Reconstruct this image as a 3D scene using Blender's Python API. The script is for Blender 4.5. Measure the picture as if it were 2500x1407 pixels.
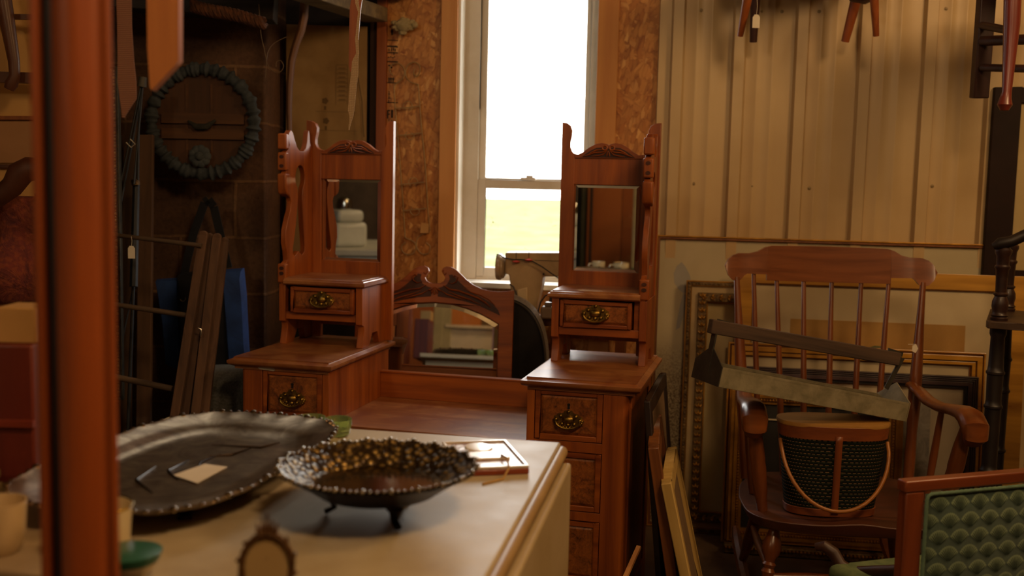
import bpy, bmesh, math, random
from mathutils import Vector, Matrix
from mathutils.geometry import tessellate_polygon
random.seed(7)
for o in list(bpy.data.objects): bpy.data.objects.remove(o)
C = bpy.context.scene.collection
S = bpy.context.scene
PI = math.pi
# ---------------------------------------------------------------- camera
FPX, PITCH, ROLL, EYE = 2570.0, .099, .0226, 1.3142
cp, sp, cr, sr = math.cos(PITCH), math.sin(PITCH), math.cos(ROLL), math.sin(ROLL)
FWD = Vector((0, cp, -sp)); UP0 = Vector((0, sp, cp)); RT0 = Vector((1, 0, 0))
rt = RT0*cr + UP0*sr; up = -RT0*sr + UP0*cr
cd = bpy.data.cameras.new('camera'); cam = bpy.data.objects.new('camera', cd); C.objects.link(cam)
cam.matrix_world = Matrix(((rt.x, up.x, -FWD.x, 0), (rt.y, up.y, -FWD.y, 0), (rt.z, up.z, -FWD.z, EYE), (0, 0, 0, 1)))
cd.sensor_width = 36; cd.lens = 36*FPX/2500; cd.clip_start = .05
cd.dof.use_dof = True; cd.dof.focus_distance = 2.75; cd.dof.aperture_fstop = 3.0
S.camera = cam
# ---------------------------------------------------------------- world, lamps, exposure
w = bpy.data.worlds.new('world'); S.world = w; w.use_nodes = True
bg = w.node_tree.nodes['Background']; bg.inputs[0].default_value = (1.0, .97, .93, 1); bg.inputs[1].default_value = 8.5
def lamp(name, loc, energy, color, size, rot=(0, 0, 0), shape='DISK', kind='AREA', size_y=None, portal=False):
    l = bpy.data.lights.new(name, kind); o = bpy.data.objects.new(name, l); C.objects.link(o)
    o.location = loc; o.rotation_euler = rot; l.energy = energy; l.color = color
    if kind == 'AREA':
        l.shape = shape; l.size = size
        if size_y: l.size_y = size_y
        if portal: l.cycles.is_portal = True
    else: l.shadow_soft_size = size
    return o
WARM = (1.0, .62, .29)
lamp('ceiling_lamp', (2.0, 1.9, 2.6), 44, WARM, .28, kind='POINT')
lamp('ceiling_lamp', (.6, .3, 2.7), 44, (1, .65, .34), .2, kind='POINT')
lamp('ceiling_lamp', (-1.9, -.6, 2.6), 28, (1, .74, .46), .15, kind='POINT')
S.view_settings.view_transform = 'Standard'; S.view_settings.look = 'None'
S.view_settings.exposure = 0.68; S.view_settings.gamma = 1.0; S.view_settings.use_curve_mapping = False
# ---------------------------------------------------------------- pixel helpers (points of the photograph on real planes)
CAM = Vector((0, 0, EYE))
def ray(px, py):
    a, b = px-1250, py-703.5
    x = a*cr+b*sr; y = -a*sr+b*cr
    return RT0*(x/FPX)+FWD-UP0*(y/FPX)
def atY(px, py, Y): d = ray(px, py); return CAM+d*(Y/d.y)
def atZ(px, py, z): d = ray(px, py); return CAM+d*((z-EYE)/d.z)
def onpl(px, py, p0, n):
    d = ray(px, py); return CAM+d*((Vector(p0)-CAM).dot(Vector(n))/d.dot(Vector(n)))
# ---------------------------------------------------------------- mesh builder
class MB:
    def __init__(s): s.bm = bmesh.new(); s.mi = 0; s.uv = None
    def _v(s, p): return s.bm.verts.new(p)
    def face(s, ps):
        f = s.bm.faces.new([s._v(p) for p in ps]); f.material_index = s.mi; return f
    def _f(s, vs):
        try: f = s.bm.faces.new(vs); f.material_index = s.mi; return f
        except ValueError: return None
    def box(s, x0, x1, y0, y1, z0, z1, M=None):
        c = [Vector((x, y, z)) for x in (x0, x1) for y in (y0, y1) for z in (z0, z1)]
        if M: c = [M@p for p in c]
        v = [s._v(p) for p in c]
        for q in ((0, 1, 3, 2), (4, 6, 7, 5), (0, 4, 5, 1), (2, 3, 7, 6), (0, 2, 6, 4), (1, 5, 7, 3)): s._f([v[i] for i in q])
        return s
    def bar(s, a, b, wx, wy, upv=(0, 0, 1)):   # rectangular bar from a to b
        a, b = Vector(a), Vector(b); d = (b-a).normalized(); u = Vector(upv)
        if abs(d.dot(u)) > .99: u = Vector((0, 1, 0))
        x = d.cross(u).normalized(); y = x.cross(d).normalized()
        v = []
        for p in (a, b):
            for sx, sy in ((-1, -1), (1, -1), (1, 1), (-1, 1)): v.append(s._v(p+x*sx*wx/2+y*sy*wy/2))
        s._f(v[3::-1]); s._f(v[4:])
        for i in range(4): s._f([v[i], v[(i+1) % 4], v[4+(i+1) % 4], v[4+i]])
        return s
    def tube(s, pts, r, seg=10, closed=False, ell=None):
        pts = [Vector(p) for p in pts]; n = len(pts)
        rs = r if isinstance(r, (list, tuple)) else [r]*n
        rings = []; prev = None
        for i, p in enumerate(pts):
            if closed: t = pts[(i+1) % n]-pts[i-1]
            else: t = pts[min(i+1, n-1)]-pts[max(i-1, 0)]
            t.normalize()
            if prev is None:
                u = Vector((0, 0, 1)) if abs(t.z) < .9 else Vector((1, 0, 0))
                x = t.cross(u).normalized()
            else: x = (prev-t*prev.dot(t)).normalized()
            prev = x; y = t.cross(x)
            e = ell if ell else 1
            rings.append([s._v(p+(x*math.cos(2*PI*k/seg)+y*math.sin(2*PI*k/seg)*e)*rs[i]) for k in range(seg)])
        m = n if closed else n-1
        for i in range(m):
            A, B = rings[i], rings[(i+1) % n]
            for k in range(seg): s._f([A[k], A[(k+1) % seg], B[(k+1) % seg], B[k]])
        if not closed: s._f(rings[0][::-1]); s._f(rings[-1])
        return s
    def lathe(s, prof, M=None, seg=24, wob=None):
        rings = []
        for r, z in prof:
            ring = []
            for k in range(seg):
                a = 2*PI*k/seg; rr = r*(wob(a, z) if wob else 1)
                p = Vector((rr*math.cos(a), rr*math.sin(a), z)); ring.append(s._v(M@p if M else p))
            rings.append(ring)
        for A, B in zip(rings, rings[1:]):
            for k in range(seg): s._f([A[k], A[(k+1) % seg], B[(k+1) % seg], B[k]])
        if prof[0][0] > 1e-6: s._f(rings[0][::-1])
        if prof[-1][0] > 1e-6: s._f(rings[-1])
        return s
    def prism(s, poly, t0, t1, plane='xz', holes=(), M=None):   # polygon (and holes) extruded
        def P(q, t):
            a, b = q
            v = Vector((a, t, b)) if plane == 'xz' else Vector((t, a, b)) if plane == 'yz' else Vector((a, b, t))
            return M@v if M else v
        loops = [poly]+list(holes)
        flat = [q for l in loops for q in l]
        tri = tessellate_polygon([[Vector((q[0], q[1], 0)) for q in l] for l in loops])
        A = [s._v(P(q, t0)) for q in flat]; B = [s._v(P(q, t1)) for q in flat]
        for t in tri: s._f([A[i] for i in t]); s._f([B[i] for i in t[::-1]])
        k = 0
        for l in loops:
            n = len(l)
            for i in range(n): s._f([A[k+i], A[k+(i+1) % n], B[k+(i+1) % n], B[k+i]])
            k += n
        return s
    def grid(s, fn, nu, nv, closeu=False, uv=False):
        if uv and s.uv is None: s.uv = s.bm.loops.layers.uv.new('UVMap')
        V = [[s._v(fn(i/nu, j/nv)) for j in range(nv+1)] for i in range(nu if closeu else nu+1)]
        for i in range(nu):
            for j in range(nv):
                i2 = (i+1) % nu if closeu else i+1
                f = s._f([V[i][j], V[i2][j], V[i2][j+1], V[i][j+1]])
                if uv and f:
                    for l, q in zip(f.loops, ((i, j), (i+1, j), (i+1, j+1), (i, j+1))): l[s.uv].uv = (q[0]/nu, q[1]/nv)
        return s
    def ball(s, c, r, sc=(1, 1, 1), seg=12, rings=8, M=None):
        prof = [(max(1e-7, r*math.sin(PI*i/rings)), -r*math.cos(PI*i/rings)) for i in range(rings+1)]
        T = Matrix.Translation(c)@Matrix.Diagonal((*sc, 1))
        return s.lathe(prof, (M@T) if M else T, seg)
    def build(s, name, mats, parent=None, world=False, bevel=0, smooth=True, mats_extra=None, seg=2):
        bm = s.bm
        bmesh.ops.remove_doubles(bm, verts=bm.verts, dist=1e-6)
        bmesh.ops.recalc_face_normals(bm, faces=bm.faces)
        if world and parent is not None:
            bm.transform(ROOTM[parent.name].inverted())
        for f in bm.faces: f.smooth = smooth
        for e in bm.edges:
            if len(e.link_faces) == 2 and e.calc_face_angle(0) > math.radians(38): e.smooth = False
        me = bpy.data.meshes.new(name); bm.to_mesh(me); bm.free()
        o = bpy.data.objects.new(name, me); C.objects.link(o)
        for m in (mats if isinstance(mats, (list, tuple)) else [mats]): me.materials.append(m)
        if parent is not None: o.parent = parent
        if bevel:
            b = o.modifiers.new('bevel', 'BEVEL'); b.width = bevel; b.segments = seg; b.limit_method = 'ANGLE'; b.angle_limit = math.radians(40)
        return o
ROOTM = {}
def thing(name, label, cat, loc=(0, 0, 0), rot=(0, 0, 0), group=None):
    o = bpy.data.objects.new(name, None); C.objects.link(o); o.empty_display_size = .05
    if not isinstance(rot, (tuple, list)): rot = (0, 0, rot)
    o.location = loc; o.rotation_euler = rot; o['label'] = label; o['category'] = cat
    if group: o['group'] = group
    from mathutils import Euler
    ROOTM[o.name] = Matrix.Translation(loc)@Euler(rot).to_matrix().to_4x4()
    return o
def struct(o, label=None):
    o['kind'] = 'structure'
    if label: o['label'] = label
    return o
def tag(o, label, cat, group=None):
    o['label'] = label; o['category'] = cat
    if group: o['group'] = group
    return o
def recenter(o):      # move a mesh thing's origin to the bottom of its own box
    me = o.data; vs = [v.co for v in me.vertices]
    c = Vector(((min(v.x for v in vs)+max(v.x for v in vs))/2, (min(v.y for v in vs)+max(v.y for v in vs))/2, min(v.z for v in vs)))
    me.transform(Matrix.Translation(-c)); o.location = o.location+c
    return o
# ---------------------------------------------------------------- materials
def lin(h):
    h = h.lstrip('#'); c = [int(h[i:i+2], 16)/255 for i in (0, 2, 4)]
    return tuple([(x/12.92 if x <= .04045 else ((x+.055)/1.055)**2.4) for x in c]+[1])
class NT:
    def __init__(s, name):
        m = bpy.data.materials.new(name); m.use_nodes = True; s.m = m; s.t = m.node_tree; s.n = s.t.nodes
        s.b = s.n['Principled BSDF']
    def new(s, ty, **kw):
        x = s.n.new(ty)
        for k, v in kw.items(): setattr(x, k, v)
        return x
    def l(s, a, b): s.t.links.new(a, b)
    def coord(s, kind='Object', scale=(1, 1, 1), rot=(0, 0, 0)):
        c = s.new('ShaderNodeTexCoord'); mp = s.new('ShaderNodeMapping')
        mp.inputs['Scale'].default_value = scale; mp.inputs['Rotation'].default_value = rot
        s.l(c.outputs[kind], mp.inputs[0]); return mp.outputs[0]
    def noise(s, vec, scale, detail=4, rough=.55, dist=0):
        x = s.new('ShaderNodeTexNoise'); x.inputs['Scale'].default_value = scale; x.inputs['Detail'].default_value = detail
        x.inputs['Roughness'].default_value = rough; x.inputs['Distortion'].default_value = dist
        s.l(vec, x.inputs['Vector']); return x.outputs['Fac']
    def ramp(s, fac, stops):
        x = s.new('ShaderNodeValToRGB'); e = x.color_ramp.elements
        while len(e) < len(stops): e.new(.5)
        for i, (p, c) in enumerate(stops): e[i].position = p; e[i].color = c
        s.l(fac, x.inputs[0]); return x.outputs[0]
    def mix(s, fac, a, b, mode='MIX'):
        x = s.new('ShaderNodeMix', data_type='RGBA', blend_type=mode)
        for i, v in ((0, fac), (6, a), (7, b)):
            if hasattr(v, 'default_value') or hasattr(v, 'is_linked'): s.l(v, x.inputs[i])
            else: x.inputs[i].default_value = v
        return x.outputs[2]
    def math(s, op, a, b=None, c=None):
        x = s.new('ShaderNodeMath', operation=op)
        for i, v in enumerate((a, b, c)):
            if v is None: continue
            if hasattr(v, 'is_linked'): s.l(v, x.inputs[i])
            else: x.inputs[i].default_value = v
        return x.outputs[0]
    def bump(s, h, strength=.3, dist=.002):
        x = s.new('ShaderNodeBump'); x.inputs['Strength'].default_value = strength; x.inputs['Distance'].default_value = dist
        s.l(h, x.inputs['Height']); s.l(x.outputs[0], s.b.inputs['Normal'])
    def set(s, **kw):
        for k, v in kw.items():
            i = s.b.inputs[k.replace('_', ' ')]
            if hasattr(v, 'is_linked'): s.l(v, i)
            else: i.default_value = v
        return s
_cache = {}
def wood(dark, light, axis='z', rough=.4, coat=.0, scale=1.0, mottle=None, bump=.15):
    k = ('wood', dark, light, axis, rough, coat, scale, mottle)
    if k in _cache: return _cache[k]
    t = NT('wood_'+dark.strip('#')+axis)
    st = {'x': (1.2, 22, 22), 'y': (22, 1.2, 22), 'z': (22, 22, 1.2)}[axis]
    v = t.coord('Object', tuple(q*scale for q in st))
    f = t.noise(v, 1.6, 7, .62, .6)
    v2 = t.coord('Object', tuple(q*scale*.18 for q in st)); g = t.noise(v2, 2.2, 3, .5, 1.2)
    m = t.mix(.45, f, g)
    c = t.ramp(m, [(.36, lin(dark)), (.64, lin(light))])
    if mottle:
        vv = t.coord('Object', (1, 1, 1)); h = t.noise(vv, mottle, 5, .6, .8)
        c = t.mix(t.ramp(h, [(.42, (0, 0, 0, 1)), (.62, (1, 1, 1, 1))]), c, lin(dark))
    t.set(Base_Color=c, Roughness=rough, Coat_Weight=coat, Coat_Roughness=.22)
    rr = t.math('MULTIPLY_ADD', m, .25, rough-.12); t.l(rr, t.b.inputs['Roughness'])
    t.bump(f, bump, .001); _cache[k] = t.m; return t.m
def burl(dark, light, rough=.35):
    k = ('burl', dark, light)
    if k in _cache: return _cache[k]
    t = NT('burl_'+dark.strip('#')); v = t.coord('Object', (1, 1, 1))
    f = t.noise(v, 55, 8, .75, 3); g = t.noise(v, 14, 4, .6, 2.5)
    c = t.ramp(t.mix(.5, f, g), [(.36, lin(dark)), (.5, t_mid(dark, light)), (.66, lin(light))])
    t.set(Base_Color=c, Roughness=rough, Coat_Weight=.3, Coat_Roughness=.25); _cache[k] = t.m; return t.m
def t_mid(a, b): A, B = lin(a), lin(b); return tuple((x+y)/2 for x, y in zip(A, B))
def matte(a, b=None, rough=.7, scale=8, metal=0, bump=0, coat=0, bscale=60, spec=.5, stretch=(1, 1, 1), sheen=0):
    b = b or a; k = ('m', a, b, rough, scale, metal, bump, coat, bscale, spec, stretch, sheen)
    if k in _cache: return _cache[k]
    t = NT('surface_'+a.strip('#')); v = t.coord('Object', stretch)
    if a != b: t.set(Base_Color=t.ramp(t.noise(v, scale, 6, .6, .4), [(.35, lin(a)), (.65, lin(b))]))
    else: t.set(Base_Color=t.ramp(t.noise(v, scale, 3), [(0, tuple(x*.92 for x in lin(a)[:3])+(1,)), (1, lin(a))]))
    t.set(Roughness=rough, Metallic=metal, Coat_Weight=coat, Specular_IOR_Level=spec)
    if sheen: t.set(Sheen_Weight=sheen)
    if bump: t.bump(t.noise(v, bscale, 4), bump, .002)
    _cache[k] = t.m; return t.m
# dresser woods
W_D, W_L = '#6e300f', '#ad5b19'
M_DZ = wood(W_D, W_L, 'z', .45, .12); M_DX = wood(W_D, W_L, 'x', .45, .12)
M_DTOP = wood('#7d4422', '#ad7440', 'x', .38, .2, mottle=9)
M_DD = wood('#3c150a', '#54210f', 'x', .5, .1)
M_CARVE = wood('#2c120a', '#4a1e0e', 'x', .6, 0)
M_BURL = burl('#46200e', '#b2682c')
M_BRASS = matte('#6d5526', '#a8893f', .38, 40, metal=1, bump=.4, bscale=200)
def mirror_mat():
    t = NT('mirror_glass'); t.set(Base_Color=(.80, .80, .76, 1), Metallic=1.0, Roughness=.015); return t.m
M_MIR = mirror_mat()
def glass_mat(name, rough=0, tint=(1, 1, 1, 1), gl=.12):
    t = NT(name); o = t.n['Material Output']
    tr = t.new('ShaderNodeBsdfTransparent'); tr.inputs[0].default_value = tint
    g = t.new('ShaderNodeBsdfGlossy'); g.inputs['Roughness'].default_value = rough
    fr = t.new('ShaderNodeFresnel'); fr.inputs[0].default_value = 1.45
    m = t.new('ShaderNodeMixShader'); t.l(t.math('MULTIPLY', fr.outputs[0], gl), m.inputs[0]); t.l(tr.outputs[0], m.inputs[1]); t.l(g.outputs[0], m.inputs[2])
    t.l(m.outputs[0], o.inputs[0]); return t.m
def real_glass(name, col):
    t = NT(name); t.set(Base_Color=col, Roughness=.03, Transmission_Weight=1.0, IOR=1.48); return t.m
M_IRON = matte('#15110f', '#241b17', .5, 30, metal=.0)
M_WHITE = matte('#cfc8ba', '#dcd6ca', .5, 6)
M_PAPER = matte('#d8cdb8', '#cfc2aa', .8, 20)
def osb_mat():
    t = NT('oriented_strand_board')
    base = t.coord('Object', (1, 1, 1))
    cols = [(.0, lin('#a0662e')), (.3, lin('#b87c3c')), (.55, lin('#c88c48')), (.8, lin('#a8682c')), (1, lin('#d8a460'))]
    prev = None
    for i, (rot, sc) in enumerate((((0, .25, 0), (34, 1, 11)), ((0, -.75, 0), (40, 1, 13)), ((0, 1.1, 0), (44, 1, 15)), ((0, -.2, 0), (60, 1, 18)))):
        v = t.coord('Object', (1, 1, 1), rot); mu = t.new('ShaderNodeVectorMath', operation='MULTIPLY'); t.l(v, mu.inputs[0]); mu.inputs[1].default_value = sc
        nz = t.noise(base, 26, 3); add = t.new('ShaderNodeVectorMath', operation='MULTIPLY_ADD'); t.l(nz, add.inputs[0]); add.inputs[1].default_value = (.9, .9, .9); t.l(mu.outputs[0], add.inputs[2])
        vo = t.new('ShaderNodeTexVoronoi'); vo.inputs['Scale'].default_value = 1.0 + .1*i; t.l(add.outputs[0], vo.inputs['Vector'])
        sep = t.new('ShaderNodeSeparateColor'); t.l(vo.outputs['Color'], sep.inputs[0])
        c = t.ramp(sep.outputs[0], cols)
        c = t.mix(1.0, c, t.ramp(vo.outputs['Distance'], [(.45, (1, 1, 1, 1)), (.85, (.62, .5, .42, 1))]), 'MULTIPLY')
        prev = c if prev is None else t.mix(t.ramp(sep.outputs[1], [(.52, (0, 0, 0, 1)), (.54, (1, 1, 1, 1))]), prev, c)
    t.set(Base_Color=prev, Roughness=.6); t.bump(prev, .35, .0015); return t.m
M_OSB = osb_mat()
M_PINE = wood('#bd7c40', '#d39a5a', 'z', .6, 0, scale=.6)
M_PINE2 = wood('#b07038', '#c88c4c', 'z', .65, 0, scale=.6)
# ---------------------------------------------------------------- back wall frame: local x along the wall, -y into the room
WY = 4.197; WA = -.15
WM = Matrix.Translation((0, WY, 0))@Matrix.Rotation(WA, 4, 'Z'); WMI = WM.inverted()
WN = (WM.to_3x3()@Vector((0, -1, 0)))
def wl(px, py, off=0.0):      # pixel -> (x, z) on the wall plane moved `off` towards the room
    p = WMI@onpl(px, py, WM@Vector((0, -off, 0)), WN); return p.x, p.z
def onwall(o):
    o.location = (0, WY, 0); o.rotation_euler = (0, 0, WA); return o
GX0, GX1 = wl(1112, 450)[0], wl(1449, 450)[0]+.012     # rough opening
SZ = wl(1300, 692)[1]; WTOP = 2.32
XL = wl(925, 300)[0]; XC = wl(1603, 300)[0]
b = MB(); b.box(XL, GX0, 0, .02, 0, 2.9); b.box(GX1, XC+.4, 0, .02, 0, 2.9); b.box(GX0, GX1, 0, .02, 0, SZ); b.box(GX0, GX1, 0, .02, WTOP, 2.9)
wb = onwall(struct(b.build('wall_back', M_OSB)))
# printed grade stamps running down the left edge of the board
M_INK = matte('#1d120a', '#2a1a0e', .8, 30)
b = MB(); t = .0015
x0 = wl(944, 300)[0]
def stroke(u0, v0, u1, v1, hw=.0022):   # in px on the wall
    (a, c), (d, e) = wl(u0, v0), wl(u1, v1)
    dx, dz = d-a, e-c; L = math.hypot(dx, dz) or 1; nx, nz = -dz/L*hw, dx/L*hw
    b.face([(a+nx, -t, c+nz), (d+nx, -t, e+nz), (d-nx, -t, e-nz), (a-nx, -t, c-nz)])
for s_ in ((947, 269, 947, 290), (947, 270, 953, 270), (947, 279, 952, 279), (957, 268, 957, 288), (958, 268, 958, 288)): stroke(*s_, hw=.003)
for y in (98, 114, 128, 150, 202, 250): stroke(944, y, 972, y+1, .0018)
for y in (112, 129, 151): stroke(944, y, 970, y+.6, .0015)
for x in (957, 958): stroke(x, 72, x, 86, .003)
for x, y in ((950, 118), (956, 118), (961, 117), (965, 119), (962, 127)): stroke(x, y, x, y+7, .0022)
for x, y in ((948, 139), (953, 138), (958, 140), (962, 138)): stroke(x, y, x+3, y+2, .0022)
for x, y in ((950, 189), (955, 189), (960, 189)): stroke(x, y, x, y+12, .0022); stroke(x-2, y+4, x+3, y+4, .0018)
for x, y in ((950, 222), (950, 232), (949, 243)): stroke(x, y, x, y+8, .0016); stroke(x-3, y+8, x+3, y+8, .0016)
for x, y in ((948, 160), (953, 165), (950, 172)): stroke(x, y, x+5, y, .003)
for x, y in ((949, 292), (956, 294)): stroke(x, y, x+1, y+2, .003)
o = b.build('printed_stamp', M_INK, wb)
# lumber trim boards either side of the window
def wboard(name, xa, xb, y0, y1, z0, z1, mat, bev=.002):
    b = MB(); b.box(xa, xb, y0, y1, z0, z1); return onwall(struct(b.build(name, mat, bevel=bev)))
wboard('trim_1', wl(1073, 300, .02)[0], wl(1113, 300, .02)[0], -.02, 0, 0, 2.9, M_PINE)
wboard('trim_2', wl(1449, 300, .02)[0]+.006, wl(1503, 300, .02)[0], -.018, 0, 0, 2.9, M_PINE2)
wboard('trim_3', wl(921, 300)[0], wl(944, 300)[0], -.022, .02, 0, 2.9, wood('#7a3d1a', '#9a5426', 'z', .65, 0))
# --- window_1: white vinyl double hung unit set back in the wall
M_VIN = matte('#dcd6ca', '#e6e0d6', .4, 5); M_VIN2 = matte('#c2b7a4', '#cfc6b6', .4, 5)
D0 = .14   # set back
b = MB()
b.box(GX0, GX0+.012, -.004, D0, SZ-.02, WTOP); b.box(GX1-.006, GX1, -.002, D0, SZ-.02, WTOP); b.box(GX0, GX1, -.004, D0, WTOP-.012, WTOP)
jl = b.build('window_1', M_VIN); onwall(struct(jl))
b = MB()
fx0 = wl(1154, 430, -D0+.05)[0]; fx1 = wl(1452, 430, -D0+.05)[0]
fy0, fy1 = .09, .17
b.box(fx0-.05, fx0+.02, fy0, fy1, SZ-.02, WTOP); b.box(fx1-.03, fx1+.04, fy0, fy1, SZ-.02, WTOP); b.box(fx0+.02, fx1-.03, fy0, fy1, SZ-.03, SZ+.012); b.box(fx0+.02, fx1-.03, fy0, fy1, WTOP-.04, WTOP)
b.build('window_frame', M_VIN2, jl, bevel=.003)
zr0, zr1 = wl(1300, 463, -.11)[1], wl(1300, 436, -.11)[1]
b = MB(); xa, xb = fx0+.02, fx1-.03
b.box(xa, xa+.028, .12, .145, zr0, WTOP-.04); b.box(xb-.022, xb, .12, .145, zr0, WTOP-.04); b.box(xa, xb, .12, .145, zr1-.03, zr1); b.box(xa, xb, .12, .145, WTOP-.07, WTOP-.04)
us = b.build('upper_sash', M_VIN, jl, bevel=.002)
b = MB(); b.box(xa, xa+.033, .095, .12, SZ+.012, zr1-.008); b.box(xb-.03, xb, .095, .12, SZ+.012, zr1-.008)
b.box(xa+.033, xb-.03, .095, .12, zr0, zr1-.008); b.box(xa+.033, xb-.03, .095, .12, SZ+.012, SZ+.05)
ls = b.build('lower_sash', M_VIN2, jl, bevel=.002)
lk = wl(1290, 436, -.1)
b = MB(); b.box(lk[0]-.03, lk[0]+.03, .085, .11, zr1-.008, zr1+.004); b.box(lk[0]-.008, lk[0]+.02, .08, .1, zr1+.004, zr1+.012)
b.build('sash_lock', M_WHITE, ls, bevel=.002)
GW = glass_mat('window_glass', 0, (.97, .98, .97, 1), .6)
def dirty_glass():
    t = NT('dirty_window_glass'); o = t.n['Material Output']
    tr = t.new('ShaderNodeBsdfTransparent'); df = t.new('ShaderNodeBsdfDiffuse'); df.inputs[0].default_value = lin('#a9a08a')
    v = t.coord('Object', (1, 1, 1)); f = t.noise(v, 42, 5, .7); g = t.noise(v, 6, 3)
    m = t.math('MULTIPLY', t.ramp(f, [(.62, (0, 0, 0, 1)), (.70, (.7, .7, .7, 1))]), t.ramp(g, [(.45, (0, 0, 0, 1)), (.6, (1, 1, 1, 1))]))
    mx = t.new('ShaderNodeMixShader'); t.l(m, mx.inputs[0]); t.l(tr.outputs[0], mx.inputs[1]); t.l(df.outputs[0], mx.inputs[2])
    t.l(mx.outputs[0], o.inputs[0]); return t.m
b = MB(); b.box(xa+.02, xb-.02, .131, .134, zr1-.01, WTOP-.06); b.build('glass_pane', GW, us)
b = MB(); b.box(xa+.03, xb-.025, .107, .110, SZ+.04, zr0+.005); b.build('glass_pane', dirty_glass(), ls)
b = MB(); b.box(GX0-.02, GX1+.02, -.05, .10, SZ-.022, SZ); b.build('window_sill', M_WHITE, jl, bevel=.003)
# outside: a sunlit field falling away from the building
t = NT('meadow_grass'); v = t.coord('Object', (1, 1, 1)); g = t.noise(v, .9, 5, .6)
t.set(Base_Color=t.ramp(g, [(.3, lin('#4c5236')), (.5, lin('#565a3e')), (.7, lin('#66624a'))]), Roughness=.95, Specular_IOR_Level=0.0)
b = MB(); b.grid(lambda u, v: Vector((-60+120*u, 4.6+110*v, -.35-.1*math.sin(u*9)*v)), 24, 24)
struct(b.build('ground_outside', t.m))
# --- ribbed metal sheets over the right part of the wall (wall_right)
def metal_wall():
    t = NT('cream_ribbed_steel'); v = t.coord('Object', (6, 6, .7)); f = t.noise(v, 1.4, 5, .6); v2 = t.coord('Object', (1, 1, 1)); g = t.noise(v2, 1.6, 4)
    c = t.mix(.5, t.ramp(f, [(.3, lin('#b3966a')), (.7, lin('#c8aa7c'))]), t.ramp(g, [(.35, lin('#ac8f60')), (.65, lin('#c8b084'))]))
    t.set(Base_Color=c, Roughness=.42, Metallic=.0, Specular_IOR_Level=.4); t.bump(t.noise(v2, 5, 3), .25, .01); return t.m
M_MET = metal_wall()
b = MB(); prof = []; x = XC; prof.append((XC-.004, 0)); prof.append((XC, -.024))
sr0 = wl(1620+18, 571, .03)[0]; k = 0
while sr0+k*.2286 < 4.2:
    c = sr0+k*.2286
    prof += [(c-.027, -.024), (c-.019, -.052), (c+.019, -.052), (c+.027, -.024)]
    for q in (.07, .125): prof += [(c+q-.008, -.024), (c+q-.003, -.0275), (c+q+.003, -.0275), (c+q+.008, -.024)]
    k += 1
for (xa_, ya_), (xb_, yb_) in zip(prof, prof[1:]): b.face([(xa_, ya_, 0), (xb_, yb_, 0), (xb_, yb_, 2.9), (xa_, ya_, 2.9)])
wr = onwall(struct(b.build('wall_right', M_MET)))
scr = [(1693, 449), (1836, 455), (1976, 460), (2105, 457), (2276, 455), (1712, 25), (1858, 28), (2000, 28), (2310, 21), (1909, 28)]
M_SCREW = matte('#6f5a36', '#8a734a', .5, 30, metal=.2)
b = MB()
for p in scr:
    xx, zz = wl(*p, .026); T = Matrix.Translation((xx, -.024, zz))@Matrix.Rotation(PI/2, 4, 'X')
    b.lathe([(.007, 0), (.007, .001), (.0035, .0015), (.0035, .004), (1e-6, .0045)], T, 10)
o = b.build('screw_heads', M_SCREW, wr)
# --- block wall at the left
def block_mat():
    t = NT('old_block_masonry'); c0 = t.new('ShaderNodeTexCoord'); mp = t.new('ShaderNodeMapping')
    mp.inputs['Rotation'].default_value = (PI/2, 0, 0); t.l(c0.outputs['Object'], mp.inputs[0])
    nz = t.noise(t.coord('Object'), 5, 3); ad = t.new('ShaderNodeVectorMath', operation='MULTIPLY_ADD')
    t.l(nz, ad.inputs[0]); ad.inputs[1].default_value = (.02, .02, .0); t.l(mp.outputs[0], ad.inputs[2])
    br = t.new('ShaderNodeTexBrick'); t.l(ad.outputs[0], br.inputs['Vector'])
    br.inputs['Scale'].default_value = 1; br.inputs['Brick Width'].default_value = .42; br.inputs['Row Height'].default_value = .215
    br.inputs['Mortar Size'].default_value = .007; br.inputs['Mortar Smooth'].default_value = .5
    br.inputs['Color1'].default_value = lin('#664834'); br.inputs['Color2'].default_value = lin('#6e5038'); br.inputs['Mortar'].default_value = lin('#8a684a')
    f = t.noise(t.coord('Object'), 60, 6, .7); g = t.noise(t.coord('Object'), 3, 4)
    c = t.mix(.8, br.outputs[0], t.ramp(f, [(.3, (.45, .45, .45, 1)), (.7, (1.1, 1.1, 1.1, 1))]), 'MULTIPLY')
    c = t.mix(.7, c, t.ramp(g, [(.35, (.55, .55, .5, 1)), (.65, (1.1, 1.05, 1, 1))]), 'MULTIPLY')
    t.set(Base_Color=c, Roughness=.95); t.bump(t.math('ADD', f, br.outputs['Fac']), .6, .006); return t.m
M_BLOCK = block_mat()
def planeat(px, Y): return atY(px, 450, Y).x
LX = planeat(645, 3.98)
b = MB(); b.box(-4.2, LX, 0, .38, 0, 2.9)
wlft = struct(b.build('wall_left', M_BLOCK, bevel=.012)); wlft.location = (0, 3.98, 0); wlft.rotation_euler = (0, 0, -.03)
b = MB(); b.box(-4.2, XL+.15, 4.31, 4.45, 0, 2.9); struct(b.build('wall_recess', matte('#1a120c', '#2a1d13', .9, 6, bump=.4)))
b = MB(); b.box(XL-.03, XL+.004, 4.272, 4.32, 0, 2.9); struct(b.build('light_gap_filler', wood('#241409', '#3a2414', 'z', .9)))  # added strip plugging the gap where sky light leaked in
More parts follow.
